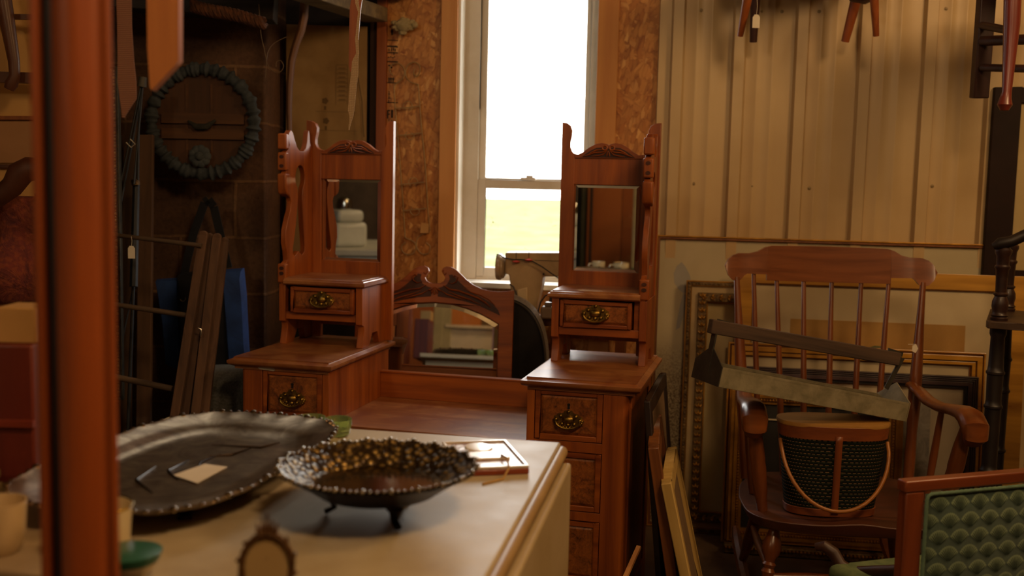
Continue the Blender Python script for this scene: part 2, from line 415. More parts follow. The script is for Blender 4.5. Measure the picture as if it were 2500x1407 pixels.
# --- floor, ceiling, walls behind the camera
t = NT('worn_concrete'); v = t.coord('Object'); f = t.noise(v, 3, 7, .7, .6)
t.set(Base_Color=t.ramp(f, [(.3, lin('#3a2a1c')), (.6, lin('#5e4832')), (.8, lin('#6f583f'))]), Roughness=.7); t.bump(t.noise(v, 40, 5), .3, .003)
M_FLOOR = t.m
b = MB(); b.box(-4.2, 4.3, -3.2, 4.6, -.1, 0); struct(b.build('floor', M_FLOOR))
b = MB(); b.box(-4.2, 4.3, -3.2, 4.6, 2.9, 3.0); struct(b.build('ceiling', matte('#85765e', '#998a70', .9, 4)))
b = MB(); b.box(-4.3, 4.4, -3.3, -3.2, 0, 2.9); struct(b.build('wall_front', matte('#5d4a30', '#74603f', .8, 3)))
b = MB(); b.box(-4.3, -4.2, -3.2, 4.6, 0, 2.9); struct(b.build('wall_side_left', matte('#3b3126', '#57483a', .9, 3)))
b = MB(); b.box(4.3, 4.4, -3.2, 4.6, 0, 2.9); struct(b.build('wall_side_right', matte('#5b452b', '#6e5536', .9, 3)))
# daylight portal in the window opening
pc = WM@Vector(((GX0+GX1)/2, .16, (SZ+WTOP)/2))
lamp('window_light_portal', pc, 1, (1, 1, 1), GX1-GX0, rot=(PI/2+PI, 0, WA), shape='RECTANGLE', size_y=WTOP-SZ, portal=True)
# ================================================================= DRESSING TABLE
DR = thing('dressing_table', 'reddish wood dressing table with two mirrored towers, brass pulls and a scrolled middle mirror', 'dressing table', (-.2557, 3.0703, 0), -.2455)
Wo, Wi, Ht, DD, Co, Ci, Cf = .644, .294, .759, .54, .607, .311, .022
ys = .508
def P(name, b, mat, parent=DR, bevel=.0015, **k): return b.build(name, mat, parent, bevel=bevel, **k)
def mx(b, s):    # mirror helper: x range for side s
    return b
def sx(a, c, s): return (a, c) if s > 0 else (-c, -a)
def ellipse(cx, cz, rx, rz, n=32, lob=0, amp=0): return [(cx+(rx*(1+amp*math.cos(lob*q)))*math.cos(q), cz+(rz*(1+amp*math.cos(lob*q)))*math.sin(q)) for q in [2*PI*i/n for i in range(n)]]
handle_me = [None]
def handle(parent, cx, y, cz, s=1.0):
    if handle_me[0] is None:
        b = MB()
        b.prism(ellipse(0, 0, .038, .021, 56, 14, .05), -.002, 0)
        b.prism(ellipse(0, .013, .016, .013, 24, 6, .08), -.003, 0)
        b.ball((0, -.004, .003), .013, (1.15, .7, .8))
        for q in range(14):
            a = PI+PI*q/13; b.ball((.034*math.cos(a), -.004, .018*math.sin(a)*.95), .0042, seg=8, rings=5)
        for q in (-1, 1):
            b.ball((q*.030, -.006, .002), .0055, seg=8, rings=6); b.ball((q*.019, -.004, .011), .005, seg=8, rings=5); b.ball((q*.015, -.004, -.008), .0055, seg=8, rings=5)
        b.ball((0, -.004, -.010), .006, seg=8, rings=5); b.ball((0, -.003, .022), .005, seg=8, rings=5)
        b.tube([(.030*math.cos(a), -.011-.002*abs(math.sin(a)), .0+.018*math.sin(a)) for a in [PI+PI*i/14 for i in range(15)]], [.0022+.0012*math.sin(PI*i/14) for i in range(15)], 8)
        o = b.build('handle', M_BRASS, parent); handle_me[0] = o.data
    else:
        o = bpy.data.objects.new('handle', handle_me[0]); C.objects.link(o); o.parent = parent
    o.location = (cx, y, cz); o.scale = (s*1.18, s*1.18, s*1.18); return o
def drawer(x0, x1, z0, z1, y, keyhole=True, fr=.016, mat=M_DX, hz=None, hs=1.0, dep=.35):
    b = MB(); b.box(x0, x1, y+.006, y+dep, z0, z1)
    b.box(x0, x0+fr, y-.002, y+.006, z0, z1); b.box(x1-fr, x1, y-.002, y+.006, z0, z1)
    b.box(x0+fr, x1-fr, y-.002, y+.006, z1-fr, z1); b.box(x0+fr, x1-fr, y-.002, y+.006, z0, z0+fr)
    d = P('drawer', b, mat, bevel=.002)
    b = MB(); a0, a1, c0, c1 = x0+fr, x1-fr, z0+fr, z1-fr; q = .008
    V = [(a0, y+.0055, c0), (a1, y+.0055, c0), (a1, y+.0055, c1), (a0, y+.0055, c1)]; W = [(a0+q, y+.001, c0+q), (a1-q, y+.001, c0+q), (a1-q, y+.001, c1-q), (a0+q, y+.001, c1-q)]
    b.face(W)
    for i in range(4): b.face([V[i], V[(i+1) % 4], W[(i+1) % 4], W[i]])
    b.build('burl_panel', M_BURL, d, smooth=False)
    cx = (x0+x1)/2
    if keyhole:
        kz = z1-.042; b = MB(); b.prism(ellipse(cx, kz, .0045, .0045, 14), y-.0008, y+.002); b.prism([(cx-.003, kz), (cx+.003, kz), (cx+.0035, kz-.012), (cx-.0035, kz-.012)], y-.0008, y+.002)
        b.build('keyhole', M_IRON, d)
    if hs: handle(d, cx, y+.001, hz if hz else z0+(z1-z0)*.40, hs)
    return d
for s in (-1, 1):
    # carcass of a pedestal
    b = MB(); X = lambda a, c: sx(a, c, s)
    def bx(a, c, y0, y1, z0, z1): q = sx(a, c, s); b.box(q[0], q[1], y0, y1, z0, z1)
    bx(Co-.02, Co, Cf+.03, DD-.01, .06, .729); bx(Ci, Ci+.02, Cf+.02, DD-.01, .06, .729)
    bx(Ci+.02, Co-.02, DD-.03, DD-.01, .06, .729)
    bx(Co-.072, Co-.014, Cf, Cf+.03, .06, .729); bx(Ci, Ci+.022, Cf, Cf+.02, .06, .729)
    xo = s*(Co-.017); b.lathe([(.017, .06), (.017, .729)], Matrix.Translation((xo, Cf+.017, 0)), 24)
    bx(Ci+.02, Co-.07, Cf+.001, Cf+.03, .727, .7285); bx(Ci+.022, Co-.072, Cf+.002, Cf+.03, .545, .575); bx(Ci+.022, Co-.072, Cf+.002, Cf+.03, .343, .369); bx(Ci+.022, Co-.072, Cf+.002, Cf+.03, .10, .158)
    bx(Ci-.006, Co+.006, Cf-.008, DD-.005, .0, .09)
    # raised framing on the outer side panel
    bx(Co, Co+.005, Cf+.03, Cf+.08, .09, .725); bx(Co, Co+.005, DD-.07, DD-.012, .09, .725); bx(Co, Co+.005, Cf+.08, DD-.07, .67, .725)
    P('pedestal', b, M_DZ)
    dx = sx(Ci+.024, Co-.074, s)
    drawer(dx[0], dx[1], .577, .724, Cf+.003)
    drawer(dx[0], dx[1], .371, .543, Cf+.003, keyhole=False, hs=0)
    drawer(dx[0], dx[1], .160, .341, Cf+.003, keyhole=False, hs=0)
    # moulded top
    b = MB(); q = sx(Wi, Wo, s)
    lay = [(.018, .722), (.018, .729), (.004, .735), (0, .741), (0, .749), (.004, .7505), (.010, .752), (.016, .7555), (.016, .759)]
    rings = []
    for ins, z in lay:
        rings.append([b._v((q[0]+ins, ins, z)), b._v((q[1]-ins, ins, z)), b._v((q[1]-ins, DD+.012-ins*.3, z)), b._v((q[0]+ins, DD+.012-ins*.3, z))])
    b._f(rings[0][::-1]); b._f(rings[-1])
    for A, B_ in zip(rings, rings[1:]):
        for i in range(4): b._f([A[i], A[(i+1) % 4], B_[(i+1) % 4], B_[i]])
    P('pedestal_top', b, M_DTOP, bevel=0)
# kneehole surface and backboard
b = MB(); b.box(-Ci, Ci, Cf-.01, .458, .545, .5697); P('table_surface', b, M_DTOP)
b = MB(); b.box(-Ci, Ci, .454, .474, .5697, .658); b.box(-Ci, Ci, .45, .478, .656, .662); P('backboard', b, M_DX)
b = MB(); b.box(-Ci, Ci, Cf+.02, Cf+.04, .47, .545); P('apron', b, M_DX)
# towers
horn = [(.294, Ht), (.294, 1.518), (.308, 1.516), (.319, 1.508), (.325, 1.492), (.324, 1.474), (.320, 1.455), (.320, 1.438), (.325, 1.425), (.331, 1.418), (.338, 1.416), (.338, Ht)]
horn_out = [(.617-(x-.294)*(.056/.044) if x < .3379 else .561, z) for x, z in horn]
crest = [(.338, 1.402), (.338, 1.416), (.350, 1.414), (.366, 1.422), (.385, 1.437), (.408, 1.449), (.428, 1.452), (.443, 1.449), (.4495, 1.4445), (.456, 1.449), (.471, 1.452), (.491, 1.449), (.514, 1.437), (.533, 1.422), (.549, 1.414), (.561, 1.416), (.561, 1.402)]
zg0, zg1 = 1.027, 1.32
def S_(pl, s): return [(s*x, z) for x, z in pl]
def leaf(b, pts, r, y, s, cx=0):
    b.tube([(s*x+cx*0, y, z) for x, z in pts], r, 8, ell=.45)
for s in (-1, 1):
    b = MB(); b.prism(S_(horn, s), ys, ys+.022); b.prism(S_(horn_out, s), ys, ys+.022)
    q = sx(.336, .563, s); b.box(q[0], q[1], ys+.003, ys+.02, zg1-.004, 1.402); b.box(q[0], q[1], ys+.003, ys+.02, Ht+.045, zg0+.004)
    mf = P('mirror_frame', b, M_DZ, bevel=.0012)
    b = MB(); b.prism(S_(crest, s), ys-.001, ys+.020); cr_ = b.build('crest_rail', M_DX, mf, bevel=.0012)
    ground = [(.362, 1.405), (.372, 1.414), (.39, 1.426), (.41, 1.436), (.43, 1.438), (.4495, 1.434), (.469, 1.438), (.489, 1.436), (.509, 1.426), (.527, 1.414), (.537, 1.405)]
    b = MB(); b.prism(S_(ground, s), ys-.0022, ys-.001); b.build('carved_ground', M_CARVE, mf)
    b = MB()
    for k in (-1, 1):
        c = s*.4495; f = lambda x: c+k*x
        b.tube([(f(.012+.008*math.cos(a)), ys-.003, 1.436+.007*math.sin(a)) for a in [2*PI*i/12 for i in range(12)]], .0028, 6, closed=True)
        for pts in ([(.004, 1.428), (.02, 1.422), (.045, 1.420), (.070, 1.411), (.083, 1.407)], [(.006, 1.425), (.018, 1.414), (.035, 1.410), (.055, 1.408)], [(.02, 1.43), (.04, 1.428), (.058, 1.419), (.066, 1.414)], [(.001, 1.427), (.004, 1.415), (.005, 1.408)]):
            b.tube([(f(x), ys-.003, z) for x, z in pts], [.002]+[.0042]*(len(pts)-2)+[.001], 6, ell=.6)
    b.build('carved_leaves', M_DX, mf)
    b = MB(); q0, q1 = sx(.338, .559, s); c = .014; yb, yf = ys+.010, ys+.007
    V = [(q0, yb, zg0), (q1, yb, zg0), (q1, yb, zg1), (q0, yb, zg1)]; W = [(q0+c, yf, zg0+c), (q1-c, yf, zg0+c), (q1-c, yf, zg1-c), (q0+c, yf, zg1-c)]
    b.face(W)
    for i in range(4): b.face([V[i], V[(i+1) % 4], W[(i+1) % 4], W[i]])
    g = b.build('mirror_glass', M_MIR, mf, smooth=False)
    b = MB(); q = sx(.338, .559, s); b.box(q[0], q[1], ys+.016, ys+.021, zg0, zg1); b.build('mirror_backing', M_DD, mf)
    # box with one drawer in front of the mirror
    def side(x0, x1, wing):
        pr = [(.300, .963), (.300, .838), (.316, .832), (.320, .818), (.313, .790), (.305, .759), (.365, .759), (.392, .800), (.440, .800), (.456, .759), (ys, .759), (ys, .963)]
        b = MB(); q = sx(x0, x1, s); b.prism(pr, q[0], q[1], 'yz'); return b
    bb = side(.318, .341, 0); P('tower_side', bb, M_DZ)
    bb = side(.594, .617, 1); P('tower_side', bb, M_DZ)
    b = MB(); q = sx(.341, .594, s)
    b.box(q[0], q[1], .312, ys, .848, .868); b.box(q[0], q[1], .47, ys, .868, .963)
    b.box(q[0], q[1], .306, .315, .845, .870); b.box(q[0]+(0.020 if s < 0 else .234), q[1]-(.234 if s < 0 else .0), .32, .45, .868, .96)
    P('drawer_case', b, M_DX)
    b = MB(); q = sx(.306, .596, s); lay = [(.006, .961), (0, .966), (0, .975), (.006, .978), (.007, .981), (.013, .984), (.014, .9856)]
    rings = []
    for ins, z in lay: rings.append([b._v((q[0]+(ins if s > 0 else 0), .288+ins, z)), b._v((q[1]-(ins if s < 0 else 0), .288+ins, z)), b._v((q[1]-(ins if s < 0 else 0), ys, z)), b._v((q[0]+(ins if s > 0 else 0), ys, z))])
    b._f(rings[0][::-1]); b._f(rings[-1])
    for A, B_ in zip(rings, rings[1:]):
        for i in range(4): b._f([A[i], A[(i+1) % 4], B_[(i+1) % 4], B_[i]])
    P('tower_shelf', b, M_DTOP, bevel=0)
    q = sx(.345, .570, s)
    drawer(q[0], q[1], .872, .955, .300 if s > 0 else .290, keyhole=False, fr=.012, hz=.914, hs=1.0, dep=.14)
    # lyre-shaped wing bracket on the outer side
    wing = [(.300, .963), (.300, 1.03), (.318, 1.04), (.314, 1.07), (.302, 1.10), (.304, 1.14), (.322, 1.18), (.340, 1.21), (.345, 1.235), (.338, 1.25), (.306, 1.268), (.300, 1.29), (.300, 1.33), (.314, 1.345), (.304, 1.36), (.302, 1.40), (.322, 1.41), (.330, 1.425), (.322, 1.445), (.326, 1.465), (.340, 1.475), (.356, 1.468), (.370, 1.445), (.388, 1.420), (.412, 1.407), (.438, 1.408), (.456, 1.420), (.466, 1.445), (.470, 1.470), (.478, 1.482), (.486, 1.47), (.489, 1.44), (ys, 1.42), (ys, .963)]
    hole = [(.413+.037*math.cos(a), 1.318+.042*math.sin(a)) for a in [PI*(-.30+1.60*i/14) for i in range(15)]]+[(.396, 1.255), (.392, 1.22), (.383, 1.17), (.370, 1.12), (.358, 1.08), (.358, 1.062), (.372, 1.052), (.388, 1.060), (.400, 1.068), (.412, 1.060), (.430, 1.052), (.448, 1.062), (.450, 1.08), (.444, 1.12), (.436, 1.17), (.430, 1.22), (.428, 1.255)]
    b = MB(); q = sx(.594, .612, s); b.prism(wing, q[0], q[1], 'yz', holes=[hole[::-1]])
    wg = P('lyre_bracket', b, M_DZ)
    q = sx(.590, .622, s)
    for y0, z0, z1 in ((.296, 1.41, 1.462), (.296, 1.34, 1.40)):
        b = MB(); b.box(q[0], q[1], y0, y0+.024, z0, z1); b.build('carved_block', M_DZ, wg, bevel=.005, seg=3)
    pr = [(.296, 1.33), (.296, 1.285), (.304, 1.262), (.330, 1.252), (.330, 1.33)]; b = MB(); b.prism(pr, q[0], q[1], 'yz'); b.build('carved_block', M_DZ, wg, bevel=.005, seg=3)
    b = MB(); b.box(q[0], q[1], .297, .318, .965, 1.03); b.build('carved_block', M_DZ, wg, bevel=.005, seg=3)
    for z in (1.385, 1.355, .998, 1.015): b = MB(); b.prism(ellipse(s*(.606), z, .008, .006, 12), .2945, .2955); b.build('carved_notch', M_CARVE, wg)
# mirror standing behind the towers
SMR = thing('scrolled_mirror', 'tall mirror with a scroll-topped carved frame standing behind the dressing table, between its towers', 'mirror', (-.2557+.72*.243, 3.0703+.72*.970, 0), -.2455)
mc, my = 0.0, 0.0
MIRX = -.207
KX = .29/.278; KZ = lambda z: 1.314-(1.314-z)*1.045
half = [(0, .968), (.018, .969), (.030, .976), (.036, .988), (.030, .998), (.022, 1.010), (.026, 1.022), (.038, 1.028), (.055, 1.027), (.072, 1.018), (.090, 1.003), (.110, .984), (.135, .966), (.165, .953), (.195, .947), (.225, .945), (.278, .951), (.278, .885)]
half = [(x*KX, KZ(z)) for x, z in half]
arch = [(.228, .832), (.20, .848), (.16, .868), (.11, .886), (.06, .898), (0, .902)]
arch = [(x*KX, KZ(z)) for x, z in arch]
EW, IW = .278*KX, .228*KX
outl = [(mc+x, z) for x, z in half[::-1] if True][::1]
full = [(mc-x, z) for x, z in half[1:][::-1]]+[(mc+x, z) for x, z in half]
full += [(mc+EW, .0), (mc+IW, .0), (mc+IW, .0)][:2]+[(mc+x, z) for x, z in arch]+[(mc-x, z) for x, z in arch[::-1][1:]]+[(mc-IW, .0), (mc-EW, .0)]
b = MB(); b.prism(full, my, my+.022)
sm = P('mirror_frame', b, M_DX, parent=SMR, bevel=.002)
b = MB(); b.box(mc-EW+.004, mc+EW-.004, my+.016, my+.024, .30, KZ(.885)); b.build('mirror_backing', M_DD, sm)
gl = [(mc-IW, .40), (mc+IW, .40)]+[(mc+x, z) for x, z in arch]+[(mc-x, z) for x, z in arch[::-1][1:]]
cx_, cz_ = mc, .64
inn = [(cx_+(x-cx_)*.93, cz_+(z-cz_)*.93) for x, z in gl]
b = MB(); vo = [b._v((x, my+.011, z)) for x, z in gl]; vi = [b._v((x, my+.007, z)) for x, z in inn]
b._f(vi)
for i in range(len(gl)): b._f([vo[i], vo[(i+1) % len(gl)], vi[(i+1) % len(gl)], vi[i]])
b.build('mirror_glass', M_MIR, sm, smooth=False)
b = MB()   # dark carved ground and relief
for k in (-1, 1):
    gr = [(.012, .952), (.024, .955), (.044, .966), (.052, .985), (.048, .998), (.060, 1.000), (.080, .980), (.105, .958), (.135, .936), (.170, .921), (.205, .902), (.225, .880), (.232, .862), (.205, .874), (.16, .893), (.11, .907), (.06, .917), (.012, .922)]
    b.prism([(mc+k*x*KX, KZ(z)) for x, z in gr], my-.0012, my)
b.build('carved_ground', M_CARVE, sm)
b = MB()
for k in (-1, 1):
    sp = [(mc+k*(.0375+(.012-.0026*a)*math.cos(a*1.0+2.2)), my-.002, KZ(1.006)+(.012-.0026*a)*math.sin(a+2.2)) for a in [i*.35 for i in range(12)]]
    b.tube(sp, .003, 6, ell=.7)
    for pts, r in (([(.030, .962), (.052, .948), (.085, .944), (.115, .934), (.15, .922), (.18, .905), (.20, .888)], .007), ([(.05, .940), (.085, .926), (.125, .914), (.165, .897)], .006),
                   ([(.045, .972), (.062, .968), (.075, .975), (.08, .990), (.07, .998), (.062, .99)], .005), ([(.02, .945), (.045, .930), (.08, .920), (.11, .912)], .005), ([(.10, .955), (.13, .94), (.16, .932), (.19, .918), (.215, .895)], .004)):
        b.tube([(mc+k*x*KX, my-.003, KZ(z)) for x, z in pts], [r*.3]+[r]*(len(pts)-2)+[r*.2], 8, ell=.5)
for a in (-60, -30, 0, 30, 60):
    q = math.radians(a); b.tube([(mc, my-.003, KZ(.955)), (mc+.020*math.sin(q), my-.005, KZ(.955)-.022*math.cos(q)), (mc+.024*math.sin(q), my-.003, KZ(.955)-.027*math.cos(q))], [.002, .006, .003], 8, ell=.6)
b.build('carved_leaves', M_DX, sm)
ctr_ = Matrix.Translation((-.2557, 3.0703, 0))@Matrix.Rotation(-.2455, 4, 'Z')@Vector((MIRX, .72, 0)); SMR.location = ctr_+Vector((-.007, -.11, 0)); SMR.rotation_euler = (-.122, 0, -.06)
# torn label sticking out of the left top drawer
b = MB(); M0 = Matrix.Identity(4)
b.prism([(-.541, .724), (-.494, .721), (-.488, .724), (-.494, .732), (-.538, .731), (-.548, .728)], Cf-.004, Cf-.003); P('torn_label', b, M_PAPER, bevel=0)
# ================================================================= DROP-LEAF TABLE (cream)
TZ = .83; TA = -.175
TR = thing('drop_leaf_table', 'cream painted table with a folded side leaf in the foreground', 'table', (.099, 1.95, 0), TA)
def cream():
    t = NT('cream_painted_top'); v = t.coord('Object', (1, 1, 1)); f = t.noise(v, 2.2, 4, .5, .7); g = t.noise(v, 11, 6, .65); h = t.noise(t.coord('Object', (1, 1, 1)), 70, 2)
    c = t.mix(.5, t.ramp(f, [(.35, lin('#a59270')), (.65, lin('#bbab8c'))]), t.ramp(g, [(.3, lin('#9a8662')), (.7, lin('#beb092'))]))
    c = t.mix(t.ramp(h, [(.72, (0, 0, 0, 1)), (.78, (.35, .35, .35, 1))]), c, lin('#d8ccb4'))
    sx_ = t.coord('Object', (34, 3, 1), (0, 0, .5)); sc = t.noise(sx_, 1.0, 3, .5)
    c = t.mix(t.ramp(sc, [(.70, (0, 0, 0, 1)), (.78, (.3, .3, .3, 1))]), c, lin('#d5c6a6'))
    t.set(Base_Color=c, Roughness=.45, Specular_IOR_Level=.35); t.l(t.math('MULTIPLY_ADD', g, .25, .36), t.b.inputs['Roughness']); return t.m
M_CREAM = cream(); M_CREAM2 = matte('#a89268', '#b5a07a', .5, 7)
b = MB(); b.box(-.80, 0, -.82, 0, TZ-.022, TZ); b.build('tabletop', M_CREAM, TR, bevel=.004)
b = MB(); b.tube([(.004, -.82, TZ-.016), (.004, -.012, TZ-.016)], .011, 14); b.box(-.01, .004, -.82, -.03, TZ-.027, TZ-.012)
b.ball((.004, -.012, TZ-.016), .011); b.build('table_edge', matte('#96774a', '#a98b5c', .45, 6), TR)
b = MB(); b.box(.008, .025, -.80, -.035, .40, TZ-.029); b.build('drop_leaf', M_CREAM2, TR, bevel=.005, seg=3)
b = MB(); b.box(-.77, -.03, -.79, -.77, .70, TZ-.022); b.box(-.77, -.03, -.10, -.08, .70, TZ-.022); b.box(-.05, -.03, -.77, -.10, .70, TZ-.022); b.box(-.77, -.75, -.77, -.10, .70, TZ-.022)
b.build('apron', M_CREAM2, TR, bevel=.002)
for lx in (-.76, -.07):
    for ly in (-.78, -.13): b = MB(); b.box(lx, lx+.05, ly, ly+.05, 0, .70); b.build('leg', M_CREAM2, TR, bevel=.004)
# ================================================================= PICTURES LEANING ON THE BACK WALL
M_GOLD = matte('#8a5f22', '#b9852f', .36, 14, metal=.55, bump=.25, bscale=90)
M_GOLD2 = wood('#85591e', '#cf9a3e', 'x', .30, .2, scale=.5)
M_GOLD2Z = wood('#6f4718', '#b8812f', 'z', .33, .2, scale=.5)
M_BRN = wood('#5a2f12', '#8a5222', 'z', .45, .1)
M_ORN = matte('#3a2712', '#7d6236', .5, 60, metal=.4, bump=.8, bscale=160)
M_BEI = matte('#9c845a', '#a8926a', .7, 10)
M_PURP = wood('#2a1c1e', '#4b3738', 'x', .45, .1)
M_MAT = matte('#b7a683', '#c0b08e', .85, 3)
M_CANV = matte('#a89668', '#b8a67a', .8, 3, bump=.3, bscale=120)
M_BACK = matte('#6a5235', '#7a6040', .9, 8)
def leanframe(name, label, pl, pr, off_top, ztop_px, off_bot, rails, inner, depth=.03, group=None, widths=None, zbot=0.0, cat='picture frame'):
    """pl/pr: pixels of the top left / top right corner; off_*: distance from the wall at the top and at the floor"""
    # plane through two wall-parallel lines
    zt = wl(pl[0], pl[1], off_top)[1]
    th = math.atan2(off_bot-off_top, zt-zbot)
    x0 = wl(pl[0], pl[1], off_top)[0]; x1 = wl(pr[0], pr[1], off_top)[0]
    H = (zt-zbot)/math.cos(th); W = x1-x0
    base = WM@Vector(((x0+x1)/2, -off_bot, zbot))
    r = thing(name, label, cat, base, (-th, 0, WA), group)
    return r, W, H
def rails(r, W, H, segs, mats, name='frame', skip=()):
    """segs: list of (inset0, inset1, y_front, y_back); every ring of rails mitred, one mesh per ring name"""
    ms = mats if isinstance(mats, (list, tuple)) else [mats]
    b = MB()
    for i0, i1, yf, yb, mi in segs:
        b.mi = mi
        o = [(-W/2+i0, i0), (W/2-i0, i0), (W/2-i0, H-i0), (-W/2+i0, H-i0)]; n = [(-W/2+i1, i1), (W/2-i1, i1), (W/2-i1, H-i1), (-W/2+i1, H-i1)]
        for k in range(4):
            j = (k+1) % 4
            a, c, d, e = o[k], o[j], n[j], n[k]
            f = [b._v((a[0], yf, a[1])), b._v((c[0], yf, c[1])), b._v((d[0], yf, d[1])), b._v((e[0], yf, e[1]))]
            g = [b._v((a[0], yb, a[1])), b._v((c[0], yb, c[1])), b._v((d[0], yb, d[1])), b._v((e[0], yb, e[1]))]
            b._f(f); b._f(g[::-1])
            for q in range(4): b._f([f[q], f[(q+1) % 4], g[(q+1) % 4], g[q]])
    return b.build(name, ms, r, bevel=.0015, smooth=False)
def beads(r, W, H, inset, y, step, rad, mat, name='beading', sc=(1, .7, 1), alt=False):
    b = MB(); x0, x1, z0, z1 = -W/2+inset, W/2-inset, inset, H-inset
    n = int((x1-x0)/step); m = int((z1-z0)/step)
    for i in range(n+1):
        for z in (z0, z1): b.ball((x0+(x1-x0)*i/n, y, z), rad*(1 if not alt or i % 2 else .6), sc, 6, 4)
    for i in range(1, m):
        for x in (x0, x1): b.ball((x, y, z0+(z1-z0)*i/m), rad*(1 if not alt or i % 2 else .6), sc, 6, 4)
    return b.build(name, mat, r)
def panel(r, x0, x1, z0, z1, y, mat, name='picture', t=.004):
    b = MB(); b.box(x0, x1, y, y+t, z0, z1); return b.build(name, mat, r, bevel=0)
# big pale board with thin dark gold frame
r, W, H = leanframe('large_picture', 'very large pale picture in a thin dark gold frame, leaning behind all the others', (1604, 574), (2447, 600), .035, 0, .10, None, None)
def board_mat():
    t = NT('weathered_pale_print'); v = t.coord('Object', (1, 1, 1))
    sp = t.new('ShaderNodeSeparateXYZ'); t.l(v, sp.inputs[0])
    f = t.noise(v, 150, 3, .7); g = t.noise(v, 3.5, 4, .6, .5)
    c = t.mix(.35, (lin('#aea07c')), t.ramp(g, [(.35, lin('#9c9070')), (.65, lin('#b9ab88'))]))
    # speckled worn zone low on the left
    z = t.math('MULTIPLY_ADD', sp.outputs[2], -5, 3.0); z = t.math('ADD', z, t.math('MULTIPLY', g, 1.2)); 
    zz = t.math('MINIMUM', t.math('MAXIMUM', z, 0), 1)
    c = t.mix(t.math('MULTIPLY', zz, t.ramp(f, [(.40, (0, 0, 0, 1)), (.60, (1, 1, 1, 1))])), c, lin('#5e4a30'))
    t.set(Base_Color=c, Roughness=.6); return t.m
rails(r, W, H, [(0, .006, -.03, 0, 0), (.006, .014, -.026, 0, 1)], [M_GOLD, M_BRN])
panel(r, -W/2+.012, W/2-.012, .012, H-.012, -.012, board_mat())
# soft grey printed leaves on the board
b = MB()
th_, = (math.atan2(.14, H),)
def onR(root, px, py, yl):
    Mi = ROOTM[root.name]; n = Mi.to_3x3()@Vector((0, -1, 0)); p = onpl(px, py, Mi@Vector((0, yl, 0)), n); return Mi.inverted()@p
for pts in ([(1664, 640), (1652, 650), (1645, 668), (1646, 690), (1656, 706), (1668, 716), (1684, 712), (1690, 700), (1684, 672), (1674, 652)], [(1668, 716), (1660, 745), (1652, 790), (1650, 806), (1660, 800), (1672, 760), (1680, 725)]):
    b.face([onR(r, x, y, -.0125) for x, y in pts])
b.build('printed_leaves', matte('#8f8c80', '#99958a', .7, 4), r)
# left ornate frame
r, W, H = leanframe('picture_frame', 'upright picture frame with two carved bands, leftmost of the frames leaning on the wall', (1676, 684), (1860, 689), .082, 0, .15, None, None)
rails(r, W, H, [(0, .005, -.028, 0, 0), (.005, .018, -.032, 0, 1), (.018, .021, -.03, 0, 0), (.021, .046, -.022, 0, 2), (.046, .078, -.036, 0, 1), (.078, .084, -.02, 0, 0)], [M_GOLD, M_ORN, M_BEI])
beads(r, W, H, .0115, -.033, .012, .0045, M_ORN, 'outer_beading', alt=True)
b = MB(); random.seed(3); i = .062
def acanth(b, x, z, vert, s=.010):
    for k in (-1, 0, 1):
        a = k*.8; d = Vector((math.sin(a), 0, math.cos(a))) if vert else Vector((math.cos(a), 0, math.sin(a)))
        b.tube([Vector((x, -.036, z)), Vector((x, -.041, z))+d*s*.8, Vector((x, -.037, z))+d*s*1.7], [.0025, .0045, .001], 6)
n = int((H-.12)/.028)
for k in range(n+1):
    for x in (-W/2+i, W/2-i): acanth(b, x, i+(H-2*i)*k/n, True)
n = int((W-.12)/.028)
for k in range(n+1):
    for z in (i, H-i): acanth(b, -W/2+i+(W-2*i)*k/n, z, False)
b.build('acanthus_band', M_GOLD, r)
panel(r, -W/2+.08, W/2-.08, .08, H-.08, -.012, M_CANV)
# wide flat gold frame
r, W, H = leanframe('picture_frame', 'wide flat gold frame with a cream mount and a tan print low inside it', (1800, 652), (2506, 663), .125, 0, .20, None, None, zbot=0)
rails(r, W, H, [(0, .058, -.024, 0, 0), (.058, .062, -.020, 0, 1)], [M_GOLD2, M_BRN])
panel(r, -W/2+.06, W/2-.06, .06, H-.06, -.012, M_MAT, 'mount')
a = onR(r, 1930, 778, -.0125); c = onR(r, 2357, 796, -.0125)
panel(r, a.x, c.x, a.z-.30, (a.z+c.z)/2, -.0135, matte('#9a7236', '#a8803f', .7, 5), 'tan_print', .002)
e = onR(r, 2142, 850, -.014); b = MB(); b.prism([(e.x-.055, e.z-.02), (e.x+.06, e.z-.02), (e.x+.045, e.z-.005), (e.x+.02, e.z+.007), (e.x-.01, e.z+.008), (e.x-.04, e.z-.003)], -.0142, -.0136); b.build('green_print_detail', matte('#4c5030', '#565a38', .7), r)
# orange-gold moulded frame
r, W, H = leanframe('picture_frame', 'stepped orange-gold frame with a cream mount behind the rocking chair', (1778, 834), (2402, 862), .17, 0, .23, None, None)
M_OG = wood('#96601a', '#d09a38', 'x', .30, .3, scale=.5)
rails(r, W, H, [(0, .006, -.030, 0, 0), (.006, .012, -.022, 0, 1), (.012, .030, -.036, 0, 0), (.030, .034, -.026, 0, 1), (.034, .046, -.030, 0, 0), (.046, .052, -.018, 0, 1)], [M_OG, M_BRN])
panel(r, -W/2+.05, W/2-.05, .05, H-.05, -.012, M_MAT, 'mount')
